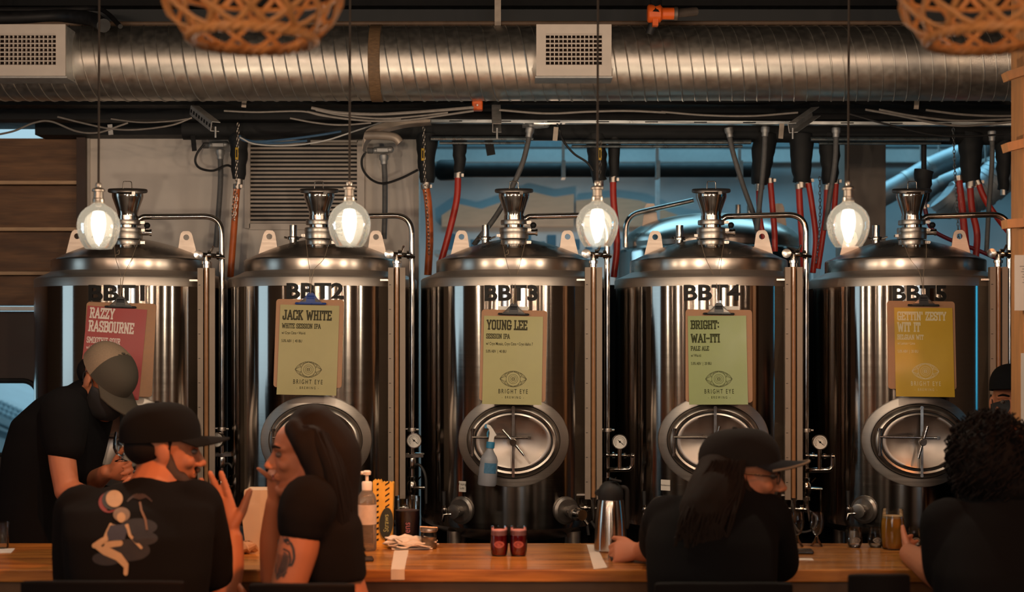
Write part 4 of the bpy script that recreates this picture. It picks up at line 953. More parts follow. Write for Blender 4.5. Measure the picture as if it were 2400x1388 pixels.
POST = [dict(txt=[('RAZZY', 16, 28), ('RASBOURNE', 47, 29)], sub=[('SMOOTHIE SOUR', 80, 17)], small=[('w/ Raspberry', 97, 12), ('5.8% ABV', 117, 11)], paper=(.42, .016, .014), ink=(.72, .60, .54), board=(205, 365, 710, 930), pap=(208, 345, 722, 936), roll=-1.5, prl=-4.0, clip=CLIPK, clipx=284,
             lab='clipboard with a red poster behind the capped bartender'),
        dict(txt=[('JACK WHITE', 24, 26)], sub=[('WHITE SESSION IPA', 50, 14)], small=[('w/ Cryo Citra • Wai-iti', 66, 9), ('5.0% ABV  |  40 IBU', 85, 9)], paper=(.43, .36, .13), ink=(.05, .045, .025), board=(648, 806, 702, 910), pap=(658, 796, 716, 928), roll=-.8, prl=-1.2, clip=CLIPB, clipx=729,
             lab='clipboard with a blue clip and khaki poster on the second tank'),
        dict(txt=[('YOUNG LEE', 21, 26)], sub=[('SESSION IPA', 48, 14)], small=[('w/ Cryo Mosaic, Cryo Citra • Cryo Idaho 7', 65, 9.5), ('5.0% ABV  |  40 IBU', 83, 9)], paper=(.44, .40, .14), ink=(.05, .045, .025), board=(1129, 1283, 727, 942), pap=(1135, 1273, 742, 950), roll=-1.4, prl=-1.0, clip=CLIPK, clipx=1204,
             lab='clipboard with a pale yellow poster above the spray bottle'),
        dict(txt=[('BRIGHT:', 21, 23), ('WAI-ITI', 53, 23)], sub=[('PALE ALE', 77, 13)], small=[('w/ Wai-iti', 93, 9), ('5.0% ABV  |  20 IBU', 112, 9)], paper=(.30, .37, .10), ink=(.045, .05, .02), board=(1607, 1762, 726, 944), pap=(1612, 1748, 741, 950), roll=-.6, prl=.2, clip=CLIPK, clipx=1684,
             lab='clipboard with a green poster on the fourth tank'),
        dict(txt=[("GETTIN' ZESTY", 20, 23), ('WIT IT', 46, 25)], sub=[('BELGIAN WIT', 70, 14)], small=[('w/ Lemon • Lime', 84, 9), ('5.0% ABV  |  20 IBU', 103, 9)], paper=(.66, .40, .014), ink=(.66, .56, .36), board=(2080, 2236, 706, 914), pap=(2096, 2230, 722, 932), roll=-.8, prl=-.6, clip=CLIPK, clipx=2163,
             lab='clipboard with a golden yellow poster on the fifth tank')]
TWINE = mat('brown_twine', (.30, .22, .15), .8, var=.2, scale=200)
for i, d in enumerate(POST):
    bx0, bx1, by0, by1 = d['board']; Yb = 5.63; ax = at(TPX[i], 0, TY).x
    c = at((bx0+bx1)/2, by0, Yb); th = YAW[i]
    # radial distance of the tank front under the board
    lx = c.x - ax; front = TY - math.sqrt(TR*TR - lx*lx) - .012
    Yb = front; c = at((bx0+bx1)/2, by0, Yb); S = Yb/FPX
    w, h = (bx1-bx0)*S, (by1-by0)*S
    cb = thing('clipboard', d['lab'], 'clipboard', c, 'clipboards with beer posters hung on the tanks')
    tilt = math.atan2(.052, h)
    o = Vector(c)
    poly = rrect(-w/2, w/2, -h, 0, .012, 4)
    obj('board', MB().prism(poly, .004, Matrix.Translation(o)), MDF, cb, smooth=False)
    px0, px1, py0, py1 = d['pap']; pw, ph = (px1-px0)*S, (py1-py0)*S; ox = ((px0+px1)/2 - (bx0+bx1)/2)*S; oz = -(py0-by0)*S
    rl_ = R(d['prl'] - d['roll'])
    M = Matrix.Translation(o + Vector((ox, -.0022, oz))) @ Matrix.Rotation(-rl_, 4, 'Y')
    n = 14; mb = MB(); curl = lambda x, z: -.010 * max(0, (-z/ph - .75))**1.5 * 4 - .003*max(0, abs(x)/pw*2 - .6)
    g = [[M @ Vector((-pw/2 + pw*a/8, curl(-pw/2 + pw*a/8, -ph*b/n), -ph*b/n)) for a in range(9)] for b in range(n+1)]
    mb.rings(g, False, False, closed=False)
    pap = obj('poster', mb, mat('poster_%d' % i, tuple(v*.74 for v in d['paper']), .38, var=.05, scale=12, coat=.12, rvar=.05), cb)
    put = lambda x, z, k=.0010: M @ Vector((x, curl(x, z) - k, z))
    IN = mat('poster_ink_%d' % i, d['ink'], .6, var=.05, spec=.08)
    mb = MB()
    for t_, y, hp in d['txt']:
        full = sum(SLAB[q][0] + .07 for q in t_) - .07
        target = {'RAZZY': 56, 'RASBOURNE': 103, 'JACK WHITE': 113, 'YOUNG LEE': 94, 'BRIGHT:': 66, 'WAI-ITI': 67, "GETTIN' ZESTY": 112, 'WIT IT': 52}[t_]
        hh = hp*S*.92; xs = target*S/(full*hh); slab_text(mb, t_, -pw/2 + 7*S, -(y + hp*.46)*S, hh, xs, put, .17)
    for t_, y, hp in d['sub']:
        full = sum(SLAB[q][0] + .07 for q in t_) - .07; target = {'SMOOTHIE SOUR': 76, 'WHITE SESSION IPA': 90, 'SESSION IPA': 55, 'PALE ALE': 42, 'BELGIAN WIT': 60}[t_]
        hh = hp*S*.85; slab_text(mb, t_, -pw/2 + 6*S, -(y + hp*.42)*S, hh, target*S/(full*hh), put, .15)
    obj('title_lettering', mb, IN, pap, smooth=False); mb = MB()
    for t_, y, hp in d['small']:
        vs, fs = text_geo(t_, hp*S*1.05, .62, bold=.00012); mb.add([put(x - pw/2 + 6*S, z - (y + hp*.4)*S) for x, z in vs], fs)
    obj('small_lettering', mb, IN, pap, smooth=False); mb = MB()
    cx = 2*S if i else -4*S
    eye_logo(mb, cx, -(ph - 60*S), 62*S, put, .00105)
    obj('eye_logo', mb, IN, pap, smooth=False); mb = MB()
    vs, fs = text_geo('BRIGHT EYE', 15*S, .62, space=1.45, bold=.0002, align='CENTER'); mb.add([put(x + cx, z - (ph - 26*S)) for x, z in vs], fs)
    vs, fs = text_geo('- BREWING -', 8.5*S, .7, space=1.6, align='CENTER'); mb.add([put(x + cx, z - (ph - 14*S)) for x, z in vs], fs)
    obj('name_lettering', mb, IN, pap, smooth=False)
    # clip
    kx = (d['clipx'] - (bx0+bx1)/2)*S; k = MB(); q = o + Vector((kx, -.005, -.006))
    k.tube([q + Vector((-34*S, -.004, -.012)), q + Vector((34*S, -.004, -.012))], .0045, 10, round_end=True)
    k.prism([(-.046, -.012), (.046, -.012), (.022, .012), (.014, .024), (.008, .030), (-.008, .030), (-.014, .024), (-.022, .012)], .004, Matrix.Translation(q + Vector((0, -.010, 0))))
    k.tube([q + Vector((-.014, -.002, .012)), q + Vector((.014, -.002, .012))], .011, 12)
    ck = obj('clip', k, d['clip'], cb, smooth=False)
    k = MB()
    for s_ in (-1, 1): k.add([q + Vector((s_*x, y, z)) for x, y, z in ((.018, -.011, .010), (.040, -.011, -.006), (.018, -.011, -.006), (.018, -.006, .010), (.040, -.006, -.006), (.018, -.006, -.006))], [(0, 1, 2), (5, 4, 3), (0, 3, 4, 1), (1, 4, 5, 2), (2, 5, 3, 0)])
    obj('clip_spring', k, FIT, ck, smooth=False)
    if i in (2, 3):
        obj('second_sheet', MB().box(o + Vector((-.006 if i == 2 else .022, .006, -.06)), (.118, .001, .15)), CARD, cb, smooth=False)
    rot = Euler((0, 0, 0)); cb.rotation_euler = (Matrix.Rotation(th*.6, 3, 'Z') @ Matrix.Rotation(-tilt, 3, 'X') @ Matrix.Rotation(R(-d['roll']), 3, 'Y')).to_euler()
    # twine from the hopper neck over the dome to the clip
    tw = MB(); T = TANKS[i]; a_ = YAW[i]; rz = Matrix.Rotation(a_, 3, 'Z'); tl_ = Vector((ax, TY, 0)); hookp = o + Vector((kx, -.014, .022))
    def tp_(x, y, z): return tl_ + rz @ Vector((x, y, z))
    for s_ in (-1, 1):
        P = [tp_(s_*.05, -.235, 2.160), tp_(s_*.042, -.285, 2.128), tp_(s_*.030, -.350, 2.072), hookp + Vector((s_*.008, 0.03, .09)), hookp]
        tw.tube(spline(P, 6), .0011, 5)
    if i == 2 or i == 0: tw.tube(spline([tp_(-.03, -.30, 2.105), tp_(-.022, -.31, 2.112), tp_(-.022, -.315, 2.095), tp_(-.034, -.315, 2.09), tp_(-.038, -.32, 2.075)], 5), .0011, 5)
    tag(obj('twine', tw, TWINE), 'thin twine from the %s hopper neck down to its clipboard' % ('first', 'second', 'third', 'fourth', 'fifth')[i], 'string', 'twine holding the clipboards')

# ------------------------------------------------------------------ lamps in view
BULB = bpy.data.materials.new('lit_bulb'); BULB.use_nodes = True; _n = BULB.node_tree.nodes; _l = BULB.node_tree.links
_n.remove(_n['Principled BSDF']); _e = _n.new('ShaderNodeEmission'); _e.inputs[0].default_value = (1.0, .92, .78, 1); _e.inputs[1].default_value = 3.0
_t = _n.new('ShaderNodeBsdfTransparent'); _x = _n.new('ShaderNodeMixShader'); _x.inputs[0].default_value = .5
_l.new(_t.outputs[0], _x.inputs[1]); _l.new(_e.outputs[0], _x.inputs[2]); _l.new(_x.outputs[0], _n['Material Output'].inputs[0])
GLOBE = thin_glass('pendant_glass', (.97, .99, .98), .85, 1.45, milk=.015, milkcol=(.80, .85, .83))
PEWTER = mat('pewter', (.60, .52, .44), .35, .9, var=.1)
CORD = mat('brown_cord', (.05, .035, .025), .7, var=.2)
PY = 4.5
for px, py, lab in ((231, 527, 'clear glass pendant lamp hanging in front of the first tank hopper'), (819, 522, 'clear glass pendant lamp in front of the louvre and second tank'),
                    (1400, 522, 'clear glass pendant lamp hanging right of the third tank hopper'), (1988, 523, 'clear glass pendant lamp in front of the taupe column')):
    S = PY/FPX; c = at(px, py, PY); L = thing('pendant_lamp', lab, 'lamp', (c.x, PY, c.z + 110*S), 'clear glass pendants above the bar')
    prof = [(13, 50), (17, 46), (29, 39), (40, 28), (47, 14), (49.5, 0), (48.5, -14), (45, -28), (40, -41), (33, -52), (30, -56)]
    obj('glass_globe', MB().lathe([(r*S, z*S) for r, z in prof], (c.x, PY, c.z), n=48, cap0=False, cap1=False), GLOBE, L)
    cap = [(6, 98), (7.5, 92), (6, 87), (12, 85), (15, 82), (15, 78), (11, 77), (11.5, 62), (13.5, 60), (13.5, 50), (12, 48)]
    obj('socket_cap', MB().lathe([(r*S, z*S) for r, z in cap], (c.x, PY, c.z), n=24), PEWTER, L)
    bl = [(7, 50), (8, 44), (13, 30), (16.5, 14), (17, 2), (15.5, -12), (12, -26), (9, -36), (5, -44), (.5, -47)]
    obj('bulb', MB().lathe([(r*S, z*S) for r, z in bl], (c.x, PY, c.z), n=24), BULB, L)
    obj('cord', MB().tube([(c.x, PY, c.z + 96*S), (c.x + .004, PY, 3.34)], .0036, 8), CORD, L)
    d = bpy.data.lights.new('pendant_bulb_light', 'POINT'); d.energy = 25; d.color = (1, .79, .59); d.shadow_soft_size = .015
    o = bpy.data.objects.new('pendant_bulb_light', d); COL.objects.link(o); o.location = (c.x, PY, c.z)
    obj('ceiling_rose', MB().lathe([(.05, 3.335), (.05, 3.32), (.02, 3.31)], (c.x, PY, 0), n=24), PEWTER, L)
RATT = mat('rattan', (.55, .24, .075), .55, var=.2, scale=60, stretch=(1, 1, 1))
WARMB = mat('warm_bulb', (1, 1, 1), .5, emit=(1.0, .50, .18), emit_s=1.5, var=0)
for px, lab in ((592, 'woven rattan lampshade at top left, blurred'), (2322, 'woven rattan lampshade at the top right corner, blurred')):
    Yr = 2.95; S = Yr/FPX; c = at(px, 0, Yr); L = thing('rattan_lamp', lab, 'lamp', (c.x, Yr, c.z + .2), 'rattan lamps over the room')
    # profile of the basket: narrow collar above, wide belly, rim drawn in below
    prof = [(.05, .24), (.11, .20), (.165, .12), (.182, .04), (.180, 0.0), (.166, -.035), (.142, -.062), (.122, -.076)]
    def rp(u):
        u *= len(prof) - 1; k = min(int(u), len(prof)-2); f_ = u - k; return (prof[k][0]*(1-f_) + prof[k+1][0]*f_, prof[k][1]*(1-f_) + prof[k+1][1]*f_)
    lat = MB()
    for s_ in (-1, 1):
        for k in range(13):
            pts = []
            for q in range(15):
                r, z = rp(q/14); a = 2*PI*k/13 + s_*q/14*1.3 + (0 if s_ > 0 else .07); pts.append(Vector((c.x + (r + s_*.002)*math.cos(a), Yr + (r + s_*.002)*math.sin(a), c.z + z)))
            lat.tube(pts, .0062, 6, flat=.6)
    obj('lattice', lat, RATT, L)
    rim = MB()
    for s_ in range(3):
        pts = []
        for q in range(181):
            a = 2*PI*q/180; ph_ = 12*a + s_*2*PI/3; pts.append(Vector((c.x + (.124 + .006*math.cos(ph_))*math.cos(a), Yr + (.124 + .006*math.cos(ph_))*math.sin(a), c.z - .078 + .006*math.sin(ph_))))
        rim.tube(pts, .0062, 6, cap=False)
    obj('braided_rim', rim, RATT, L)
    hp = MB()
    for r, z in ((.181, .02), (.168, .115), (.11, .2)):
        hp.tube([Vector((c.x + r*math.cos(2*PI*q/48), Yr + r*math.sin(2*PI*q/48), c.z + z)) for q in range(49)], .005, 6, cap=False)
    obj('hoop', hp, RATT, L)
    obj('bulb', MB().lathe([(.012, .13), (.03, .09), (.035, .06), (.025, .035), (.0, .025)], (c.x, Yr, c.z), n=20), WARMB, L)
    obj('socket', MB().lathe([(.02, .26), (.02, .13)], (c.x, Yr, c.z), n=16).tube([(c.x, Yr, c.z + .25), (c.x, Yr, 3.34)], .004, 8), CORD, L)
    d = bpy.data.lights.new('rattan_bulb_light', 'POINT'); d.energy = 1.1; d.color = (1, .55, .28); d.shadow_soft_size = .03
    o = bpy.data.objects.new('rattan_bulb_light', d); COL.objects.link(o); o.location = (c.x, Yr, c.z + .10)

# ------------------------------------------------------------------ the bar and what stands on it
BZ = 1.073; BY0, BY1 = 4.30, 4.86
BARW = mat('varnished_bar_wood', (.44, .19, .04), .30, var=.2, scale=7, stretch=(.5, 7, 7), color2=(.20, .075, .018), mixscale=4, mixs=(.7, 9, 9), coat=.5, rvar=.06)
bar = thing('bar_counter', 'long varnished wooden bar counter running across in front of the tanks', 'bar', (0, (BY0+BY1)/2, 0))
obj('counter_top', MB().box((0, (BY0+BY1)/2, BZ - .019), (6.4, BY1-BY0, .038)), BARW, bar, smooth=False, bevel=.004)
obj('front_panel', MB().box((0, BY0 + .16, (BZ-.038)/2), (6.3, .04, BZ-.038)), mat('dark_bar_panel', (.05, .024, .012), .5, var=.2, scale=6, stretch=(4, 1, .6)), bar, smooth=False)
obj('top_rail', MB().box((0, BY0 + .06, BZ - .058), (6.3, .05, .04)), mat('brown_bar_rail', (.12, .055, .02), .45, var=.2, scale=8), bar, smooth=False)
TAPE = mat('white_tape', (.55, .50, .44), .6, var=.05)
def onbar(px, py, z=BZ):
    Y = (CAMZ - z) * FPX / (py - HY); return Vector(((px-1200)*Y/FPX, Y, z))
def tape(pts, down, lab):
    q = [onbar(*p) for p in pts]; q = [Vector((p.x, max(BY0 - .001, min(BY1, p.y)), BZ + .0008)) for p in q]
    mb = MB().add(q, [(0, 1, 2, 3)])
    if down: mb.add([q[3] + Vector((0, -.0012, 0)), q[2] + Vector((0, -.0012, 0)), Vector((q[2].x, BY0 - .0022, BZ - .03)), Vector((q[3].x, BY0 - .0022, BZ - .03))], [(0, 1, 2, 3)])
    obj('tape_strip', mb, TAPE, bar, smooth=False)['label'] = lab
tape([(924, 1290), (958, 1290), (948, 1336), (916, 1336)], True, 'white tape strip folded over the bar edge below the napkins')
tape([(1375, 1277), (1395, 1277), (1424, 1331), (1392, 1337)], False, 'white tape strip left of the steel vacuum jug')
def lathe_thing(name, prof, c, m, **k): return obj(name, MB().lathe(prof, c, n=k.pop('n', 32), cap0=k.pop('cap0', True), cap1=k.pop('cap1', True)), m, **k)
CLEAR = thin_glass('clear_glass', (.95, .96, .95), .9, 1.5)
RBEER = mat('raspberry_beer', (.22, .006, .010), .12, var=.1, coat=.6); RFOAM = mat('pink_foam', (.55, .22, .20), .8, var=.08, scale=90, bump=.2)
PINKP = mat('pink_print', (.40, .09, .08), .6)
def taster(px, lab):
    p = onbar(px, 1303); S = p.y/FPX; t = thing('beer_glass', lab, 'glass', p, 'raspberry beer glasses on the bar')
    pr = [(15.5, 0), (18, 3), (20, 14), (21, 28), (20.5, 44), (19.5, 60), (20, 69)]
    obj('glass', MB().lathe([(r*S, z*S) for r, z in pr], p, n=36, cap1=False), CLEAR, t)
    obj('beer', MB().lathe([(r*S*.95, z*S) for r, z in ((15, 3), (17.5, 5), (19.6, 14), (20.6, 28), (20.2, 44), (20, 49))], p, n=36), RBEER, t)
    obj('foam', MB().lathe([(20*S*.95, 49.2*S), (19.8*S*.95, 59*S), (17*S, 61*S), (.0, 60*S)], p, n=36), RFOAM, t)
    mb = MB(); f_ = lambda x, z: p + Vector((21.3*S*math.sin(x/(21*S)), -21.3*S*math.cos(x/(21*S)), z)); eye_logo(mb, 0, 29*S, 25*S, f_, .0011)
    mb.add([f_(12.5*S*math.cos(2*PI*k/20)*.96, 29*S + 8*S*math.sin(2*PI*k/20)) - Vector((0, -.0004, 0)) for k in range(20)], [tuple(range(20))])
    obj('printed_mark', mb, PINKP, t, smooth=False)
taster(1170, 'small glass of red beer with pink foam, left of the pair')
taster(1215, 'small glass of red beer with pink foam, right of the pair')
# steel vacuum jug
p = onbar(1431, 1291); S = p.y/FPX; t = thing('vacuum_jug', 'brushed steel vacuum jug with a black lid standing on the bar', 'jug', p)
obj('body', MB().lathe([(36*S, 0), (38.5*S, 3*S), (38.5*S, 12*S), (38*S, 30*S), (36*S, 70*S), (32*S, 105*S), (29*S, 121*S)], p, n=48), STEEL, t)
obj('lid', MB().lathe([(29.5*S, 120*S), (30*S, 130*S), (29*S, 142*S), (25*S, 150*S), (18*S, 158*S), (12*S, 162*S), (.0, 163*S)], p, n=40).prism([(-37*S, 133*S), (-26*S, 126*S), (-26*S, 145*S), (-36*S, 139*S)], 16*S, Matrix.Translation(p + Vector((0, -8*S, 0)))), BLACKP, t)
obj('handle', MB().tube(rcorner([p + Vector(v)*S for v in ((20, 0, 148), (34, 0, 148), (39, 0, 140), (39, 0, 60), (36, 0, 52))], .012), 3.5*S, 10, flat=1.6), BLACKP, t)
obj('lever', MB().box(p + Vector((12*S, -10*S, 166*S)), (26*S, 16*S, 4*S), (0, R(12), 0)), BLACKP, t, smooth=False, bevel=.002)
# paper napkins
NAP = mat('paper_napkin', (.62, .56, .49), .85, var=.05, scale=40)
pn = onbar(962, 1284); 
for k, (dx, dy, rz, sc) in enumerate(((.0, .0, 8, 1.0), (-.008, -.006, 25, .98), (.012, -.010, -14, 1.0), (.0, .004, 52, .95), (.008, .0, 16, .97), (-.012, .012, 38, .8))):
    mb = MB(); n = 9; w = .066*sc; h0 = .0015 + k*.0052
    gs = []
    for side in (0, 1):
        for b_ in range(n):
            row = []
            for a_ in range(n):
                x, y = -w + 2*w*a_/(n-1), -w + 2*w*b_/(n-1); z = h0 + side*.0042 + .0032*math.sin(a_*1.7 + k*2)*(1 if k else 0) + (.003*math.sin(b_*1.1 + k) if k else 0)
                q = Matrix.Rotation(R(rz), 3, 'Z') @ Vector((x, y, 0)); row.append(Vector((pn.x + dx + q.x, pn.y + dy + q.y*.8, BZ + max(.0006 + side*.003, z))))
            gs.append(row)
    lo, hi = gs[:n], gs[n:]
    mb.rings(lo, False, False, closed=False); mb.rings(hi, False, False, closed=False)
    edge = [(0, a_) for a_ in range(n)] + [(b_, n-1) for b_ in range(1, n)] + [(n-1, a_) for a_ in range(n-2, -1, -1)] + [(b_, 0) for b_ in range(n-2, 0, -1)]
    L1 = [lo[b_][a_] for b_, a_ in edge]; L2 = [hi[b_][a_] for b_, a_ in edge]; mb.rings([L1, L2], False, False)
    tag(obj('paper_napkin', mb, NAP, org=(pn.x + dx, pn.y + dy, BZ + h0)), 'white paper napkin in the untidy stack beside the straws', 'napkin', 'stacked napkins beside the straws')
# straws in a striped yellow paper bag with an oval sign
p = onbar(899, 1276); S = p.y/FPX; t = thing('straw_bag', 'yellow paper bag with black slanted stripes and an oval straws sign', 'bag', p)
YEL = mat('yellow_paper', (.62, .36, .05), .6, var=.1, scale=20)
mb = MB(); n = 14; top = [(-24 + 48*k/n, 149 + 2.5*(k % 2) - (5 if k > n*.4 else 0)) for k in range(n+1)]
poly = [(-22*S, 0), (20*S, 0)] + [(x*S, z*S) for x, z in reversed(top)]
mb.prism(poly, .05, Matrix.Translation(p + Vector((0, -.02, 0)))); bg_ = obj('paper_bag', mb, YEL, t, smooth=False)
mb = MB()
for k in range(11):
    z = (8 + k*13)*S
    mb.add([p + Vector((x*S, -.0206, z + dz*S)) for x, dz in ((5, 0), (15, 7), (15, 11), (5, 4))], [(0, 1, 2, 3)])
    mb.add([p + Vector((x*S, -.0206, z + dz*S)) for x, dz in ((-15, 1), (-10, 3), (-10, 8), (-15, 6))], [(0, 1, 2, 3)])
obj('stripes', mb, INK, bg_, smooth=False)
q = p + Vector((8*S, -.028, 52*S)); mb = MB(); mb.prism([(16*S*math.cos(2*PI*k/28) + 2*S*math.sin(2*PI*k/28), 36*S*math.sin(2*PI*k/28)) for k in range(28)], .005, Matrix.Translation(q))
sg = obj('oval_sign', mb, mat('chalk_green', (.012, .02, .015), .6, var=.2), t, smooth=False)
vs, fs = text_geo('Straws', 17*S, .9, align='CENTER'); mb = MB().add([q + Vector((z - 4*S, -.0006, x)) for x, z in [(a, -b + 6*S) for a, b in vs]], fs)
mb = MB().add([q + Vector((-(z - 5*S)*1.0, -.0006, x)) for x, z in vs], fs)
obj('lettering', mb, mat('chalk_yellow', (.30, .34, .14), .8), sg, smooth=False)
# sanitizer pump bottle
p = onbar(860, 1290); S = p.y/FPX; t = thing('pump_bottle', 'clear plastic pump bottle with a white pump standing behind the woman', 'bottle', p)
obj('bottle', MB().lathe([(20*S, 0), (22.5*S, 4*S), (22.5*S, 118*S), (20*S, 128*S), (13*S, 138*S), (11*S, 146*S)], p, n=32), thin_glass('milky_plastic', (.86, .84, .80), .8, 1.4, milk=.30, milkcol=(.62, .54, .46)), t)
obj('pump', MB().lathe([(12*S, 140*S), (12.5*S, 158*S), (11*S, 161*S), (4*S, 162*S), (4*S, 176*S), (9*S, 177*S), (10*S, 184*S), (6*S, 187*S)], p, n=24).tube([p + Vector((0, 0, 182*S)), p + Vector((-16*S, -3*S, 181*S)), p + Vector((-20*S, -4*S, 176*S))], [4.5*S, 4*S, 3*S], 10), mat('white_plastic', (.68, .63, .57), .4, var=.04), t)
obj('label', MB().lathe([(22.7*S, 62*S), (22.7*S, 108*S)], p, n=32, cap0=False, cap1=False), mat('pale_label', (.50, .43, .37), .6, var=.1, scale=60), t)
# tumbler with pens
p = Vector(onbar(955, 1268)); S = p.y/FPX; t = thing('tumbler', 'tall clear tumbler with a dark chalk sign standing behind the napkins', 'cup', p)
obj('glass', MB().lathe([(25*S, 0), (27*S, 3*S), (30*S, 104*S)], p, n=36, cap1=False), CLEAR, t)
obj('dark_sign', MB().lathe([(25.6*S, 4*S), (28.2*S, 72*S)], p, n=36), mat('dark_maroon', (.03, .012, .016), .5, var=.2), t)
vs, fs = text_geo('Pens', 22*S, .9); mb = MB().add([p + Vector((29.4*S*math.sin(-(z - 8*S)/(29*S)), -29.4*S*math.cos(-(z - 8*S)/(29*S)), 12*S + x*.95)) for x, z in vs], fs)
obj('lettering', mb, mat('chalk_pink', (.28, .10, .13), .8), t, smooth=False)
# clip-top jar
p = onbar(1005, 1286); S = p.y/FPX; t = thing('clip_jar', 'squat glass jar with a metal clip lid right of the napkins', 'jar', p)
obj('glass', MB().lathe([(17*S, 0), (19*S, 3*S), (19*S, 36*S), (17*S, 40*S)], p, n=28), CLEAR, t)
obj('contents', MB().lathe([(16*S, 2*S), (17.5*S, 4*S), (17.5*S, 26*S)], p, n=24), mat('oat_filling', (.34, .22, .13), .8, var=.3, scale=80), t)
obj('lid', MB().lathe([(19.5*S, 40*S), (20*S, 42*S), (19*S, 47*S), (14*S, 49*S)], p, n=28).tube([p + Vector((-20*S, 0, 46*S)), p + Vector((-20*S, -6*S, 52*S)), p + Vector((20*S, -6*S, 50*S)), p + Vector((20*S, 0, 44*S))], 1.6*S, 8), FITR, t)
# cream paper bag behind the woman's hand
p = Vector(onbar(634, 1286)); S = p.y/FPX; t = MB()
t.rings([[p + Vector((sx*w_*S, .05*sy, z*S)) for sx, sy in ((-1, -1), (-.3, -1.12), (.4, -1.05), (1, -1), (1, 1), (-1, 1))] for z, w_ in ((0, 50), (40, 56), (96, 62), (104, 62), (112, 57), (138, 55), (141, 54))])
tag(obj('paper_bag', t, mat('cream_paper', (.52, .43, .33), .75, var=.08, scale=9), smooth=False, org=p), 'cream paper bag standing on the bar between the man and woman', 'bag')
# crumpled brown napkin
p = onbar(572, 1298); mb = MB(); mb.ell(p + Vector((0, 0, .02)), (.042, .03, .021), 14); 
for k, q in enumerate(mb.v): mb.v[k] = Vector((q.x + .006*math.sin(k*2.3), q.y + .006*math.cos(k*1.7), max(BZ + .0005, q.z + .006*math.sin(k*3.1))))
tag(obj('crumpled_napkin', mb, mat('kraft_paper', (.34, .20, .11), .8, var=.15), ang=10), 'crumpled brown napkin on the bar beside the raised hand', 'napkin')
def slab(name, c, size, m, lab, cat, rz=0, bev=.004): return tag(obj(name, MB().box((c.x, c.y, BZ + size[2]/2 + .0004), size, (0, 0, R(rz))), m, smooth=False, bevel=bev), lab, cat)
PHONE = mat('dark_phone', (.01, .01, .011), .2, var=.1)
slab('phone', onbar(1456, 1313), (.075, .06, .014), PHONE, 'dark phone on the bar beside the long-haired man\'s hand', 'phone', 6)
slab('phone', onbar(858, 1315), (.045, .05, .012), PHONE, 'dark phone lying on the bar right behind the woman', 'phone', 10)
slab('tablet', onbar(1868, 1297), (.10, .055, .012), PHONE, 'dark tablet lying on the bar right of the long-haired man', 'tablet', -4)
slab('paper_sheet', onbar(1872, 1312), (.088, .045, .001), TAPE, 'white paper scrap on the bar in front of the tablet', 'paper', -3, 0)
slab('paper_sheet', onbar(8, 1292), (.06, .10, .001), mat('blue_lit_paper', (.50, .58, .62), .5), 'pale sheet on the bar at the far left edge', 'paper', 12, 0)  # white paper with the blue daylight put into its colour
p = onbar(6, 1286); S = p.y/FPX; tag(obj('drinking_glass', MB().lathe([(12*S, 0), (14*S, 3*S), (15.5*S, 62*S)], p, n=28, cap1=False), CLEAR, org=p), 'empty drinking glass on the bar at the far left edge', 'glass')
# clean glasses along the back edge of the bar
def tulip(name, px, py, h, lab, mark=True, grp='clean glasses along the back of the bar'):
    p = onbar(px, py); p.y = min(p.y, BY1 - .03); S = p.y/FPX*h/52; t = thing(name, lab, 'glass', p, grp)
    obj('glass', MB().lathe([(13*S, 0), (15*S, 2*S), (19*S, 12*S), (20*S, 22*S), (18*S, 38*S), (16.5*S, 50*S)], p, n=28, cap1=False), CLEAR, t)
    obj('base', MB().lathe([(13*S, .5*S), (14.5*S, 2*S), (15*S, 5*S)], p, n=24), thin_glass('thick_glass', (.8, .82, .82), .9, 1.8) if 'thick_glass' not in MATS else MATS['thick_glass'], t)
    if mark:
        mb = MB(); f_ = lambda x, z: p + Vector((20.4*S*math.sin(x/(20*S)), -20.4*S*math.cos(x/(20*S)), z)); eye_logo(mb, 0, 20*S, 22*S, f_, .0012)
        obj('printed_mark', mb, mat('white_print', (.20, .19, .17), .6), t, smooth=False)
for px, w_ in ((2003, 'first'), (2052, 'second'), (2142, 'third'), (2176, 'fourth'), (2222, 'fifth')):
    tulip('tulip_glass', px, 1283, 48, '%s clean logo glass from the left along the back of the bar' % w_)
def upturned(px, lab):
    p = onbar(px, 1281); p.y = min(p.y, BY1 - .03); S = p.y/FPX
    tag(obj('wine_glass', MB().lathe([(15*S, 0), (14*S, 3*S), (8*S, 12*S), (4*S, 20*S), (3*S, 26*S)], p, n=24).lathe([(3*S, 26*S), (9*S, 30*S), (16*S, 44*S), (17*S, 60*S), (14*S, 80*S)], p, n=24, cap0=False, cap1=False), CLEAR, org=p), lab, 'glass', 'stemmed glasses behind the long-haired man')
upturned(1826, 'stemmed glass on the bar nearest the long-haired man'); upturned(1868, 'stemmed glass in the middle behind the tablet'); upturned(1914, 'stemmed glass farthest right behind the tablet')
# beer glass in the curly haired person's hand
p = onbar(2092, 1287); S = p.y/FPX; t = thing('beer_glass', 'tall tulip glass of amber beer held by the curly-haired person', 'glass', p)
pr = [(22, 0), (24, 3), (26, 20), (27.5, 42), (27, 62), (24.5, 78), (24, 93)]
obj('glass', MB().lathe([(r*S, z*S) for r, z in pr], p, n=36, cap1=False), CLEAR, t)
obj('beer', MB().lathe([(r*S*.95, z*S) for r, z in ((22, 3), (24, 5), (26, 20), (27.5, 42), (27, 62), (25, 73))], p, n=36), mat('amber_beer', (.55, .24, .03), .15, var=.15, scale=12, coat=.5), t)
obj('foam', MB().lathe([(25*S*.95, 73.2*S), (24.3*S*.95, 78*S), (.0, 78*S)], p, n=30), mat('tan_foam', (.42, .28, .14), .8, var=.1, scale=90), t)
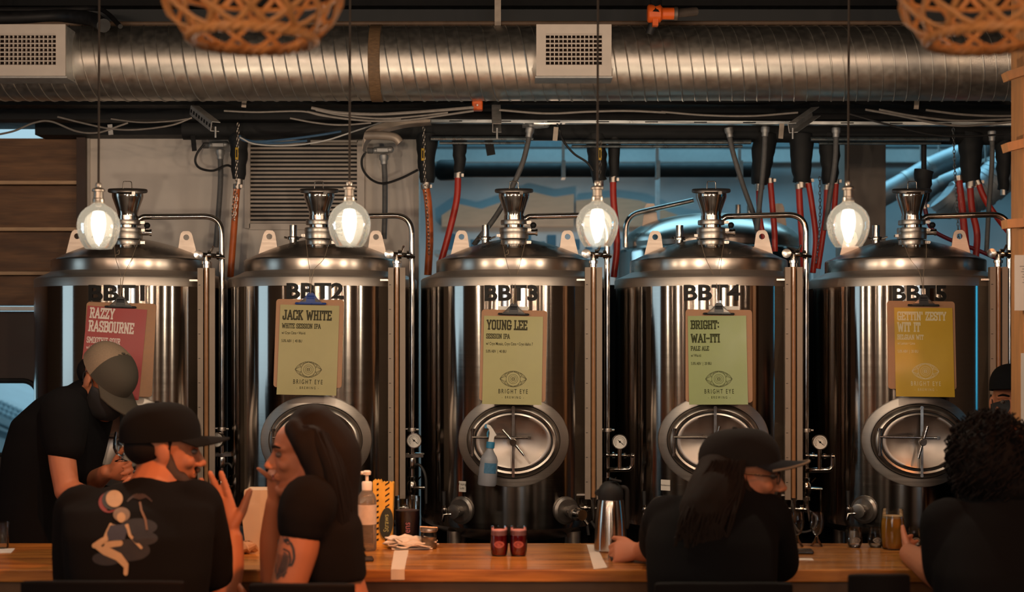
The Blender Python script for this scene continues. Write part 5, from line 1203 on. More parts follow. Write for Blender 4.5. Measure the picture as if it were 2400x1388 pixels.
# spray bottle hooked on the hinge arm of the third tank's manway
p = at(1141, 1138, 5.572); S = p.y/FPX; t = thing('spray_bottle', 'plastic spray bottle with blue collar hooked on the third tank door', 'bottle', p)
prof = [(20, 0), (22, 3), (22, 40), (20.5, 52), (21, 58), (18, 68), (11, 78), (8, 84), (7.5, 92)]
Mb = Matrix.Translation(p) @ Matrix.Rotation(R(5), 4, 'Y')
def spb(name, mb, m, **k): mb.v = [Mb @ q for q in mb.v]; return obj(name, mb, m, t, **k)
spb('bottle', MB().lathe([(r*S, z*S) for r, z in prof], n=32), mat('blue_tinted_plastic', (.40, .42, .47), .35, var=.05, trans=.35), )
spb('collar', MB().lathe([(10*S, 88*S), (10*S, 102*S), (8*S, 103*S)], n=24), mat('blue_collar', (.03, .20, .36), .4, var=.05))
spb('trigger_head', MB().prism([(-6*S, 102*S), (7*S, 102*S), (8*S, 116*S), (13*S, 119*S), (4*S, 132*S), (-4*S, 141*S), (-12*S, 143*S), (-13*S, 137*S), (-7*S, 132*S), (-4*S, 122*S)], 12*S, Matrix.Translation((0, -6*S, 0))), MATS['white_plastic'], smooth=False, bevel=.002)
spb('nozzle', MB().box((-13*S, 0, 138*S), (8*S, 9*S, 9*S)), MATS['blue_collar'], smooth=False)
spb('trigger', MB().tube([(-6*S, 0, 130*S), (-9*S, 0, 122*S), (-8*S, 0, 113*S)], 2.2*S, 8), MATS['blue_collar'])
spb('label', MB().add([(22.4*S*math.sin(a), -22.4*S*math.cos(a), z*S) for z in (30, 54) for a in [R(-25 + 9*k) for k in range(10)]], [(k, k+1, k+11, k+10) for k in range(9)]), mat('label_blue', (.05, .16, .28), .6, var=.3, scale=90))
# ------------------------------------------------------------------ people
from mathutils.bvhtree import BVHTree
def blob(mb, voxel=.006, it=6, fac=.5):
    """fuse overlapping closed shapes into one continuous surface"""
    me = bpy.data.meshes.new('fused'); me.from_pydata(mb.v, [], mb.f); me.update()
    o = bpy.data.objects.new('fused', me); COL.objects.link(o)
    m = o.modifiers.new('r', 'REMESH'); m.mode = 'VOXEL'; m.voxel_size = voxel
    s = o.modifiers.new('s', 'SMOOTH'); s.factor = fac; s.iterations = it
    r = bpy.data.meshes.new_from_object(o.evaluated_get(bpy.context.evaluated_depsgraph_get()))
    out = MB(); out.v = [v.co.copy() for v in r.vertices]; out.f = [tuple(p.vertices) for p in r.polygons]; out.m = [0]*len(out.f)
    bpy.data.objects.remove(o); bpy.data.meshes.remove(me); bpy.data.meshes.remove(r)
    return out
def limb(mb, pts, rad, n=14, k=5, flat=1.0):
    P = spline(pts, k); m = len(P) - 1; rr = []
    for i in range(len(P)):
        u = i / m * (len(rad) - 1); a = min(int(u), len(rad) - 2); rr.append(rad[a] + (rad[a+1] - rad[a]) * (u - a))
    mb.tube(P, rr, n, round_end=True, flat=flat)
def trunk(mb, rings, n=24):
    """rings: (centre, right vector, half width, half depth)"""
    rs = []
    for c, rv, w, d in rings:
        rv = Vector(rv).normalized(); fv = rv.cross(Vector((0, 0, 1))).normalized()
        rs.append([Vector(c) + rv*(w*math.copysign(abs(math.cos(a))**.8, math.cos(a))) + fv*(d*math.copysign(abs(math.sin(a))**.8, math.sin(a))) for a in [2*PI*j/n for j in range(n)]])
    mb.rings(rs)
def head_m(c, face, pitch=0, roll=0, s=1.0):
    yaw = math.atan2(face[0], -face[1])
    return Matrix.Translation(Vector(c)) @ Matrix.Rotation(yaw, 4, 'Z') @ Matrix.Rotation(R(roll), 4, 'Y') @ Matrix.Rotation(R(pitch), 4, 'X') @ Matrix.Scale(s, 4)
def head(mb, M, fem=False):
    s = M.to_scale().x; t = lambda *p: M @ Vector(p); r3 = M.to_3x3()
    E = lambda c, r: mb.ell(t(*c), r, 18, r3)
    E((0, .018, .032), (.074, .094, .084)); E((0, -.028, -.02), (.062, .066, .088)); E((0, -.03, .035), (.066, .064, .06))
    for q in (-1, 1):
        limb(mb, [t(q*.060, .0, -.03), t(q*.056, -.02, -.072), t(q*.03, -.065, -.10), t(0, -.078, -.104)], [.016*s, .018*s, .019*s, .020*s], 10, 3)
        E((q*.040, -.064, -.024), (.024, .022, .022)); limb(mb, [t(q*.050, -.068, .022), t(q*.028, -.086, .028), t(q*.006, -.089, .022)], [.009*s, .0105*s, .009*s], 8, 3)
        mb.ell(t(q*.077, .012, -.006), (.009, .021, .032), 14, r3 @ Matrix.Rotation(R(-12), 3, 'X') @ Matrix.Rotation(R(q*18), 3, 'Z'))
        E((q*.011, -.104, -.034), (.0085, .011, .008))
    limb(mb, [t(0, -.088, .018), t(0, -.102, -.006), t(0, -.116, -.028)], [.0075*s, .0085*s, .0115*s], 10, 3)
    E((0, -.092, -.058), (.021, .011, .0062)); E((0, -.090, -.069), (.019, .011, .0068)); E((0, -.084, -.10), (.019, .016, .015))
def eyes(M, parent, lids=True):
    for q in (-1, 1):
        c = M @ Vector((q*.031, -.079, .005)); mb = MB().ell(c, (.0125, .0125, .0095), 14, M.to_3x3())
        e = obj('eye', mb, mat('eye_white', (.09, .06, .05), .4, var=.03), parent)
        mb = MB().ell(M @ Vector((q*.031, -.0885, .005)), (.0055, .0035, .0055), 12, M.to_3x3()); obj('iris', mb, mat('dark_iris', (.015, .01, .008), .15), e)
        mb = MB(); limb(mb, [M @ Vector((q*.050, -.076, .026)), M @ Vector((q*.034, -.093, .031)), M @ Vector((q*.014, -.096, .027))], [.003, .0045, .004], 8, 3)
        obj('eyebrow', mb, HAIRD, parent)
def hand(mb, wrist, f, thumb, curl=(20, 20, 20, 20), spread=4, tcurl=0, tout=45, s=1.0, grow=None):
    """palm, four unequal fingers and a thumb; f finger direction, thumb the thumb's side"""
    w = Vector(wrist); f = Vector(f).normalized(); t = Vector(thumb); t = (t - f*t.dot(f)).normalized(); n = grow if grow is not None else f.cross(t)
    n = Vector(n); n = (n - f*n.dot(f) - t*n.dot(t)).normalized()
    rs = []
    for d, hw, th in ((-.01, .026, .019), (.012, .028, .018), (.04, .037, .0165), (.075, .041, .014), (.094, .039, .0115)):
        rs.append([w + f*d*s + t*(hw*s*math.cos(2*PI*j/16)) + n*(th*s*math.sin(2*PI*j/16)) for j in range(16)])
    mb.rings(rs)
    for k, (o_, L, r) in enumerate(((.0315, .072, .0088), (.0105, .081, .0090), (-.0105, .075, .0086), (-.0305, .059, .0076))):
        a = R((1.5 - k) * spread); d = (f*math.cos(a) + t*math.sin(a)).normalized(); p = w + f*.086*s + t*o_*s; P = [p - d*.012*s, p]; c = R(curl[k])
        for seg in (.44, .32, .24):
            d = (d*math.cos(c) + n*math.sin(c)).normalized(); p = p + d*L*seg*s; P.append(p)
            nn = (n - d*n.dot(d)); n2 = nn.normalized() if nn.length > .1 else n; c = R(curl[k])
            n_keep = n; 
            d = d
            n_loc = n2
            # bend on towards the palm
            d = (d*math.cos(c*.0) + n_loc*0).normalized()
        # rebuild with a real chain of bends
        P = [w + f*.086*s + t*o_*s - f*.012*s]; p = w + f*.086*s + t*o_*s; P.append(p); d0 = (f*math.cos(a) + t*math.sin(a)).normalized(); ang = 0
        for seg, kk in ((.44, .8), (.32, 1.15), (.24, .8)):
            ang += R(curl[k])*kk; dd = (d0*math.cos(ang) + n*math.sin(ang)); p = p + dd*L*seg*s; P.append(p)
        limb(mb, P, [r*1.05*s, r*1.08*s, r*1.0*s, r*.95*s, r*.82*s], 10, 3)
    b = w + f*.028*s + t*.026*s + n*.004*s; a = R(tout); d = (f*math.cos(a) + t*math.sin(a)); c = R(tcurl); d2 = (d*math.cos(c) + n*math.sin(c)*.9 + f*math.sin(c)*.3).normalized()
    limb(mb, [b - t*.012*s, b + d*.032*s, b + d*.032*s + (d*.5+d2*.5).normalized()*.030*s, b + d*.032*s + (d*.5+d2*.5).normalized()*.030*s + d2*.024*s], [.015*s, .0125*s, .0102*s, .0085*s], 10, 4)
SKIN = mat('skin', (.37, .135, .066), .6, var=.07, scale=14, bump=.01, rvar=.04)
TEE = mat('black_cotton', (.0042, .0040, .0046), .95, var=.2, scale=120, bump=.02, spec=.12)
TEEB = mat('faded_black_cotton', (.0065, .0050, .0050), .95, var=.2, scale=120, spec=.12)
HAIRD = mat('dark_hair', (.007, .0045, .004), .8, spec=.15, var=.3, scale=60, stretch=(4, 4, 1))
CAPK = mat('black_cap_cloth', (.005, .005, .0055), .95, spec=.12, var=.2, scale=150)
CAPO = mat('olive_cap_cloth', (.045, .036, .025), .9, var=.12, scale=150)
MESHT = mat('tan_cap_mesh', (.21, .145, .095), .9, var=.15, scale=220)
DENIM = mat('dark_denim', (.012, .014, .02), .85, var=.2)
def cap(M, parent, front, back, brim_m, edge=None, brim_len=.085, flat=False, tilt=0, ch=.080, lift=0):
    M = M @ Matrix.Translation((0, 0, lift))
    M = M @ Matrix.Rotation(R(tilt), 4, 'X'); t = lambda *p: M @ Vector(p); n = 40
    def cr(off, lo=.018):
        rs = []
        for k in range(9):
            a = PI/2 * k / 8; z = .040 + (ch + off)*math.sin(a); r = max(.012, math.cos(a)**.72); rs.append([t((.083 + off)*r*math.cos(2*PI*j/n), .010 + (.112 + off)*r*math.sin(2*PI*j/n), z) for j in range(n)])
        base = [t((.083 + off)*math.cos(2*PI*j/n), .010 + (.112 + off)*math.sin(2*PI*j/n), lo) for j in range(n)]
        return [base] + rs
    mb = MB(); o_ = cr(.004); i_ = cr(.0)[:1]
    rs = [i_[0]] + o_
    mb.rings(rs, False, True)
    for fi, f_ in enumerate(mb.f):
        c = sum((mb.v[i] for i in f_), Vector())/len(f_); l = M.inverted() @ c
        mb.m[fi] = 1 if l.y > .012 else 0
    c = obj('cap', mb, [front, back], parent)
    b = MB(); nb = 13; top = []; bot = []
    for i in range(6):
        u = i/5; row = []; row2 = []
        for j in range(nb):
            a = R(-66 + 132*j/(nb-1)); ex = brim_len*u*(math.cos(a*1.15)**.5 if abs(a*1.15) < PI/2 else 0)
            x = (.083 + .004)*math.sin(a)*(1 + .03*u); y = .010 - (.112 + .002)*math.cos(a) - ex; z = .024 - (.10 if not flat else .03)*u*brim_len - (0 if flat else 1.6)*x*x*(.4 + u)
            row.append(t(x, y, z)); row2.append(t(x, y, z - .004))
        top.append(row); bot.append(row2)
    b.rings(top, False, False, closed=False); b.rings(bot, False, False, closed=False)
    e1 = [top[0][j] for j in range(nb)] + [top[i][nb-1] for i in range(1, 6)] + [top[5][j] for j in range(nb-2, -1, -1)] + [top[i][0] for i in range(4, 0, -1)]
    e2 = [bot[0][j] for j in range(nb)] + [bot[i][nb-1] for i in range(1, 6)] + [bot[5][j] for j in range(nb-2, -1, -1)] + [bot[i][0] for i in range(4, 0, -1)]
    b.rings([e1, e2], False, False)
    obj('brim', b, brim_m, c)
    obj('button', MB().ell(t(0, .016, .044 + ch), (.008, .008, .005), 12), front, c)
    if edge:
        mbe = MB(); mbe.tube(spline([top[5][j] + (M.to_3x3() @ Vector((0, -.001, .001))) for j in range(0, nb)], 2), .0032, 6); obj('brim_edge', mbe, edge, c)
    return c
def face_mask(M, parent):
    rs = []
    for k in range(9):
        v = k/8; z = -.118 + .112*v; row = []
        for j in range(15):
            a = R(-84 + 168*j/14); w = .064 + .012*math.sin(PI*min(1, v*1.1)*.5); d = .070 + .040*math.sin(PI*(.12 + .76*v)); 
            row.append(M @ Vector((w*1.06*math.sin(a), -.008 - d*math.cos(a)*(1 if k else .9), z + (.020*math.cos(a)**2 if k == 8 else 0))))
        rs.append(row)
    mb = MB().rings(rs, False, False, closed=False)
    o = obj('face_mask', mb, mat('black_mask_cloth', (.010, .010, .012), .8, var=.15, scale=80), parent); sd = o.modifiers.new('thickness', 'SOLIDIFY'); sd.thickness = .003
    for q in (-1, 1):
        obj('ear_loop', MB().tube(spline([M @ Vector((q*.072, -.02, -.012)), M @ Vector((q*.080, .018, .028)), M @ Vector((q*.083, .034, .004)), M @ Vector((q*.070, -.012, -.062))], 5), .0018, 6), BLACK, o)
def legs(mb, hips, rv, fwd, seat=True, zfloor=0.0):
    """thighs on the stool and shanks to the footrest, or standing legs"""
    rv = Vector(rv).normalized(); fwd = Vector(fwd).normalized()
    hips = Vector(hips)
    if seat: hips.z = .848; mb.ell(hips + Vector((0, 0, .03)), (.16, .13, .11), 18)
    for q in (-1, 1):
        h = Vector(hips) + rv*q*.095
        if seat:
            k = h + fwd*.30 + rv*q*.04 + Vector((0, 0, -.01)); a = k + fwd*(-.06) + Vector((0, 0, -.40)); limb(mb, [h, (h+k)/2, k], [.085, .078, .060], 12, 4); limb(mb, [k, (k+a)/2, a], [.058, .055, .038], 12, 4); limb(mb, [a, a + fwd*.16 + Vector((0, 0, -.035))], [.04, .032], 10, 3)
        else:
            a = Vector((h.x, h.y, zfloor + .08)); k = (h+a)/2 + fwd*.02; limb(mb, [h, k, a], [.09, .062, .042], 12, 5); limb(mb, [a, a + fwd*.17 + Vector((0, 0, -.045))], [.04, .034], 10, 3)
def person(label, loc): return thing('person', label, 'person', loc)

# ---- A: bartender in a trucker cap behind the bar, looking down
YA = 5.22; A = lambda x, y, d=0.0: at(x, y, YA + d)
pa = person('bartender in black t-shirt, tan mesh cap and black mask looking down', (A(120, 0).x, YA, 0))
rvA = Vector((.62, -.78, 0)); rvA = Vector((-.55, -.83, 0))     # his right hand side points to the camera
fA = Vector((.83, -.55, 0))
b = MB(); s = MB()
hipA = A(105, 1290); chest = A(138, 1030)
tr = [(A(95, 1330), .15, .11), (A(100, 1250), .155, .115), (A(112, 1150), .16, .118), (A(128, 1060), .175, .122), (A(148, 985), .175, .115), (A(168, 935), .12, .085), (A(190, 905), .065, .06)]
trunk(b, [(c, rvA, w*.9, d*.9) for c, w, d in tr]); trunk(s, [(c, rvA, w*1.08, d*1.14) for c, w, d in tr])
MA = head_m(A(246, 893), (.90, -.44), 34, 0, 1.0)
head(b, MA); limb(b, [MA @ Vector((0, .01, -.05)), A(205, 925), A(180, 965)], [.056, .056, .07], 14, 4)
sh = A(150, 978, -.17); el = A(157, 1150, -.23); wr = A(250, 1185, -.32)
limb(b, [sh, (sh+el)/2 + Vector((-.012, 0, 0)), el], [.056, .048, .043], 14, 5); limb(b, [el, (el+wr)/2, wr], [.044, .040, .027], 14, 5)
hand(b, wr, (.85, -.35, .1), (0, .3, 1), (35, 40, 45, 45))
sh2 = A(190, 975, .14); el2 = A(205, 1140, .10); wr2 = A(252, 1106, -.12)
limb(b, [sh2, el2], [.055, .043], 14, 4); limb(b, [el2, (el2+wr2)/2, wr2], [.043, .038, .027], 14, 5)
hand(b, wr2, (.9, -.3, .05), (-.1, -.2, .9), (45, 48, 50, 52))
legs(b, A(97, 1300), rvA, fA, False)
limb(s, [sh + Vector((.0, .0, .02)), (sh*.80 + el*.20), sh*.62 + el*.38], [.085, .080, .070], 16, 5); limb(s, [sh2, sh2*.5 + el2*.5], [.07, .064], 14, 4)
limb(s, [A(196, 930), A(188, 945)], [.066, .078], 16, 3)
obj('body', blob(b, .0055), SKIN, pa); obj('t_shirt', blob(s, .010, 8), TEE, pa)
cap(MA, pa, CAPO, MESHT, CAPO, tilt=14, lift=.004); face_mask(MA, pa)
mb = MB().ell(MA @ Vector((0, .058, .005)), (.073, .058, .06), 16, MA.to_3x3()); obj('hair', mb, HAIRD, pa)
lg = MB(); putL = lambda x, z: A(197 + x, 1030 - z, -.212) ; 
sb = BVHTree.FromPolygons([v.co + wloc(pa) for v in pa.children[1].data.vertices], [tuple(p.vertices) for p in pa.children[1].data.polygons])
def on_shirt(bvh, px, py, off=.002):
    d = (at(px, py, 10) - Vector((0, 0, CAMZ))).normalized(); h = bvh.ray_cast(Vector((0, 0, CAMZ)), d)
    return (h[0] - d*off) if h[0] is not None else None
def decal(mb, bvh, pts, off=.002, mi=0, closed=True, width=None):
    mb.mi = mi
    if width is not None:
        for a, c in zip(pts, pts[1:]):
            a, c = Vector(a), Vector(c); d = (c-a); n_ = Vector((-d.y, d.x)).normalized()*width/2
            q = [on_shirt(bvh, *p, off) for p in (a+n_, c+n_, c-n_, a-n_)]
            if all(x is not None for x in q): mb.add(q, [(0, 1, 2, 3)])
    else:
        c = sum((Vector(p) for p in pts), Vector((0, 0)))/len(pts); cs = on_shirt(bvh, c.x, c.y, off)
        q = [on_shirt(bvh, *p, off) for p in pts]
        if cs is not None and all(x is not None for x in q): mb.add([cs] + q, [(0, i+1, (i+1) % len(q) + 1) for i in range(len(q))])
    mb.mi = 0
lg = MB()
for ln in ([(193, 1012), (200, 1006), (205, 1020), (205, 1036), (199, 1048), (193, 1036), (193, 1012)], [(193, 1024), (205, 1020)], [(193, 1036), (205, 1032)], [(199, 1008), (199, 1046)], [(192, 1064), (192, 1082)], [(198, 1062), (198, 1076)]):
    decal(lg, sb, ln, .003, width=1.6)
if lg.v: obj('chest_print', lg, mat('grey_shirt_print', (.40, .36, .33), .7), pa.children[1], smooth=False)
tg_ = thing('tulip_glass', 'clear tulip glass the capped bartender is holding', 'glass', A(284, 1082, -.26)); Sg = (YA-.26)/FPX
obj('glass', MB().lathe([(15*Sg, 0), (14*Sg, 2*Sg), (4*Sg, 6*Sg), (4*Sg, 12*Sg), (14*Sg, 20*Sg), (19*Sg, 32*Sg), (18*Sg, 50*Sg), (14*Sg, 70*Sg)], A(284, 1082, -.26), n=28, cap1=False), CLEAR, tg_)

# ---- B: man seen from behind, head turned right, one hand raised
YB = 4.0; B = lambda x, y, d=0.0: at(x, y, YB + d)
pb = person('man in black cap and black shirt with a pin-up back print, hand raised', (B(330, 0).x, YB - .15, 0))
rvB = Vector((.97, .22, 0)); fB = Vector((-.22, .97, 0))
b = MB(); s = MB()
tr = [(B(325, 1520, -.12), .17, .125), (B(325, 1430, -.12), .175, .125), (B(325, 1340, -.08), .19, .13), (B(325, 1250, -.02), .20, .135), (B(328, 1185, .05), .205, .12), (B(345, 1150, .11), .15, .095), (B(366, 1128, .13), .08, .068)]
trunk(b, [(c, rvB, w*.88, d*.88) for c, w, d in tr]); trunk(s, [(c, rvB, w*1.02, d*1.1) for c, w, d in tr])
MBh = head_m(B(384, 1056, .18), (.93, .36), 6, 0, 1.0)
head(b, MBh); limb(b, [MBh @ Vector((0, .015, -.05)), B(372, 1108, .16), B(360, 1150, .12)], [.060, .060, .075], 14, 4)
sh = B(458, 1192, .10); el = B(520, 1392, .10); wr = B(541, 1266, .14)
limb(b, [sh, (sh+el)/2, el], [.06, .052, .046], 14, 5); limb(b, [el, (el+wr)/2 + Vector((.004, 0, 0)), wr], [.050, .047, .036], 14, 5)
hand(b, wr, (-.36, .05, .93), (.93, 0, .36), (4, 5, 8, 12), 2.4, 0, 42, 1.2, grow=(0, -1, 0))
sh2 = B(192, 1205, .06); el2 = B(170, 1400, .08); wr2 = B(250, 1430, .22)
limb(b, [sh2, el2], [.06, .046], 14, 4); limb(b, [el2, wr2], [.046, .028], 14, 5); hand(b, wr2, (.8, .5, -.1), (.3, .5, .6), (35, 38, 42, 45))
legs(b, B(325, 1500, -.05), rvB, fB)
for (a_, c_) in ((sh, el), (sh2, el2)): limb(s, [a_ + Vector((0, .0, .005)), (a_ + c_)/2, a_*.2 + c_*.8], [.080, .070, .060], 16, 5)
limb(s, [B(368, 1147, .14), B(355, 1172, .11)], [.070, .09], 16, 3)
obj('body', blob(b, .005), SKIN, pb); sho = obj('shirt', blob(s, .010, 8), TEE, pb)
cap(MBh, pb, CAPK, CAPK, CAPK, tilt=-8, lift=.012, ch=.084); eyes(MBh, pb)
hb = MB(); hb.ell(MBh @ Vector((0, .050, .005)), (.074, .066, .055), 18, MBh.to_3x3())
for q in (-1, 1): limb(hb, [MBh @ Vector((q*.066, -.004, .035)), MBh @ Vector((q*.068, -.006, -.01))], [.009, .005], 8, 3)
obj('hair', blob(hb, .006, 4), HAIRD, pb)
bd = MB()
for q in (-1, 1): limb(bd, [MBh @ Vector((q*.066, -.004, -.012)), MBh @ Vector((q*.060, -.022, -.066)), MBh @ Vector((q*.034, -.068, -.100)), MBh @ Vector((0, -.086, -.106))], [.013, .026, .030, .034], 10, 4)
for q in (-1, 1): bd.ell(MBh @ Vector((q*.050, -.040, -.078)), (.024, .034, .028), 14, MBh.to_3x3())
limb(bd, [MBh @ Vector((-.024, -.098, -.052)), MBh @ Vector((0, -.104, -.048)), MBh @ Vector((.024, -.098, -.052))], [.007, .009, .007], 8, 3)
obj('beard', blob(bd, .005, 4), mat('brown_beard', (.035, .016, .010), .7, var=.3, scale=200), pb)
sb = BVHTree.FromPolygons([v.co + wloc(pb) for v in sho.data.vertices], [tuple(p.vertices) for p in sho.data.polygons])
circ = lambda x, y, r, n=22, ry=None: [(x + r*math.cos(2*PI*k/n), y + (ry or r)*math.sin(2*PI*k/n)) for k in range(n)]
c3 = lambda *p: [(x/2.282, 780 + y/2.282) for x, y in p]
pr = MB()
decal(pr, sb, circ(255, 1178, 24), .0020, 1); decal(pr, sb, circ(262, 1172, 23), .0050, 4); decal(pr, sb, circ(268, 1169, 20), .0090, 0)
for cx, cy, rx, ry in ((325, 1235, 44, 20), (300, 1290, 52, 26), (250, 1310, 34, 16), (340, 1262, 30, 16)): decal(pr, sb, circ(cx, cy, rx, 24, ry), .0020, 2)
decal(pr, sb, circ(285, 1206, 20, 22, 17), .0034, 5); decal(pr, sb, circ(284, 1213, 10, 18, 12), .0040, 0)
decal(pr, sb, c3((590, 1030), (665, 1025), (680, 1060), (665, 1110), (580, 1112), (572, 1070)), .0060, 7)
decal(pr, sb, c3((588, 1022), (640, 1032), (690, 1024), (676, 1046), (640, 1052), (600, 1046)), .0042, 0)
for ln, w in ((c3((680, 1030), (695, 1085), (755, 1150)), 7), (c3((592, 1025), (568, 1075), (556, 1108)), 6), (c3((570, 1100), (515, 1140), (560, 1175), (630, 1205), (672, 1245)), 13), (c3((575, 1135), (640, 1125)), 15), (c3((560, 1150), (640, 1190), (676, 1240), (672, 1288)), 10), (c3((505, 1140), (550, 1110)), 12)):
    decal(pr, sb, ln, .0040, 0, width=w)
    for p in ln: decal(pr, sb, circ(p[0], p[1], w*.5, 12), .0040, 0)
decal(pr, sb, c3((748, 905), (756, 950), (778, 1000), (786, 1055)), .0040, 3, width=5)
for k in range(9):
    a = R(-170 + k*20); decal(pr, sb, [(327, 1170), (327 + 16*math.cos(a), 1166 + 9*math.sin(a)), (327 + 30*math.cos(a), 1172 + 12*math.sin(a) + 6*abs(math.cos(a)))], .0040, 6, width=3.5)
obj('back_print', pr, [mat('cream_print', (.36, .26, .165), .8, var=.1), mat('red_print', (.16, .02, .02), .8), mat('navy_print', (.010, .012, .020), .8), mat('trunk_print', (.14, .085, .06), .8), mat('night_print', (.02, .025, .03), .8), mat('grey_print_hair', (.15, .12, .10), .8), mat('frond_print_', (.02, .02, .02), .8) if 0 else mat('frond_print', (.028, .014, .012), .8), mat('dress_print', (.025, .030, .055), .8)], sho, smooth=False)

# ---- C: woman in profile, long dark hair, tattooed arm, hand at her mouth
YC = 4.02; C_ = lambda x, y, d=0.0: at(x, y, YC + d)
pc = person('woman with long dark hair and tattooed arm, hand at her mouth', (C_(770, 0).x, YC - .05, 0))
rvC = Vector((.30, -.95, 0)).normalized()       # shoulder line, towards the camera
fC = Vector((-.95, -.30, 0))
rvC = Vector((.25, -.97, 0)); fC = Vector((-.97, -.25, 0))
b = MB(); s = MB()
tr = [(C_(785, 1500), .16, .13), (C_(782, 1430), .15, .12), (C_(778, 1360), .13, .098), (C_(762, 1290), .14, .098), (C_(752, 1225, .02), .16, .104), (C_(746, 1178, .03), .14, .085), (C_(742, 1150, .03), .07, .06)]
trunk(b, [(c, rvC, w*.92, d*.9) for c, w, d in tr]); trunk(s, [(c, rvC, w*1.0, d*1.06) for c, w, d in tr[3:]] if False else [(C_(774, 1352), rvC, .135, .100)] + [(c, rvC, w*1.02, d*1.08) for c, w, d in tr[3:]])
b.ell(C_(725, 1262, -.0), (.07, .11, .07), 16); s.ell(C_(727, 1262), (.078, .118, .076), 16)
MC = head_m(C_(718, 1064, .03), (-.985, -.17), 3, 0, .94)
head(b, MC, True); limb(b, [MC @ Vector((0, .02, -.05)), C_(742, 1135, .03), C_(752, 1170, .03)], [.047, .047, .06], 14, 4)
sh = C_(718, 1192, -.13); el = C_(670, 1392, -.16); wr = C_(600, 1440, .02)
limb(b, [sh, (sh+el)/2 + Vector((.004, 0, 0)), el], [.056, .055, .046], 16, 5); limb(b, [el, wr], [.045, .028], 14, 5); hand(b, wr, (-.9, .4, 0), (0, .3, .9), (30, 32, 36, 40))
sh2 = C_(735, 1200, .16); el2 = C_(645, 1352, .20); wr2 = C_(643, 1178, .10)
limb(b, [sh2, el2], [.052, .042], 14, 4); limb(b, [el2, (el2+wr2)/2 + Vector((-.006, 0, 0)), wr2], [.044, .038, .025], 14, 5)
hand(b, wr2, (.02, -.25, .96), (.55, -.8, .0), (4, 46, 52, 56), 6, 20, 30, .92, grow=(.85, .45, 0))
limb(b, [C_(632, 1120, .06), C_(618, 1108, .05), C_(604, 1098, .045)], [.0085, .008, .0066], 10, 4)
legs(b, C_(790, 1490), Vector((.94, .3, 0)), Vector((-.3, .94, 0)))
limb(s, [sh + Vector((.006, .006, .012)), sh*.90 + el*.10, sh*.82 + el*.18], [.080, .076, .070], 16, 5); limb(s, [sh2, sh2*.6 + el2*.4], [.064, .058], 14, 4)
bo = obj('body', blob(b, .005), SKIN, pc); obj('crop_top', blob(s, .009, 6), TEEB, pc)
hb = MB()
hb.ell(MC @ Vector((0, .028, .030)), (.080*.94, .094*.94, .080*.94), 20, MC.to_3x3())
limb(hb, [C_(735, 1010, .03), C_(778, 1070, .02), C_(786, 1160, .0), C_(806, 1240, -.02), C_(836, 1300, -.03)], [.078, .084, .066, .044, .018], 18, 6, flat=1.0)
limb(hb, [C_(728, 1030, -.05), C_(752, 1100, -.07), C_(765, 1165, -.08), C_(790, 1250, -.08), C_(806, 1300, -.07)], [.04, .046, .042, .034, .010], 14, 6)
limb(hb, [C_(690, 1005, -.03), C_(712, 1040, -.06), C_(730, 1085, -.07)], [.030, .034, .03], 12, 4)
hb2 = blob(hb, .007, 6)
for k in range(70):
    u = random.random(); x = 716 + 100*u; d0 = -.03 - .09*math.sin(PI*u)
    P = [C_(690 + 90*u + random.uniform(-6, 6), 990 + 30*u, -.02 - .05*math.sin(PI*u)), C_(728 + 82*u, 1085, d0), C_(748 + 76*u + random.uniform(-5, 5), 1170, d0), C_(768 + 68*u + random.uniform(-6, 6), 1250, d0 + .01), C_(786 + 66*u + random.uniform(-10, 10), 1292 + random.uniform(-12, 14), d0 + .02)]
    hb2.tube(spline(P, 5), [.0022 + .0022*math.sin(PI*q/20) for q in range(21)], 5)
obj('hair', hb2, HAIRD, pc); eyes(MC, pc)
obj('lips', blob(MB().ell(MC @ Vector((0, -.1005, -.058)), (.015, .004, .0042), 12, MC.to_3x3()).ell(MC @ Vector((0, -.099, -.068)), (.014, .0045, .0048), 12, MC.to_3x3()), .0025, 3), mat('lip_colour', (.32, .09, .08), .4), pc)
sb = BVHTree.FromPolygons([v.co + wloc(pc) for v in bo.data.vertices], [tuple(p.vertices) for p in bo.data.polygons])
tt = MB(); c4 = lambda *p: [(400 + x/2.845, 900 + y/2.845) for x, y in p]
decal(tt, sb, c4((710, 1130), (760, 1118), (790, 1150), (785, 1220), (760, 1290), (705, 1310), (695, 1250), (700, 1180)), .0015, 1)
decal(tt, sb, c4((712, 1040), (745, 1015), (785, 1030), (805, 1065), (780, 1075), (755, 1050), (735, 1060), (715, 1085)), .0015, 0)
decal(tt, sb, c4((800, 1060), (818, 1100), (825, 1160), (812, 1200), (800, 1215)), .0018, 0, width=6); decal(tt, sb, c4((705, 1110), (750, 1100), (790, 1120), (800, 1170), (790, 1220)), .0018, 0, width=4)
decal(tt, sb, c4((720, 1290), (760, 1270), (775, 1255)), .0018, 0, width=3)
for k in range(6): decal(tt, sb, c4((708 + k*13, 1135 + k*2), (704 + k*13, 1210), (706 + k*11, 1290 - k*8)), .0022, 0, width=1.6)
if tt.v: obj('tattoo', tt, [mat('tattoo_ink', (.02, .018, .02), .55), mat('tattoo_shade', (.10, .055, .045), .55)], bo, smooth=False)

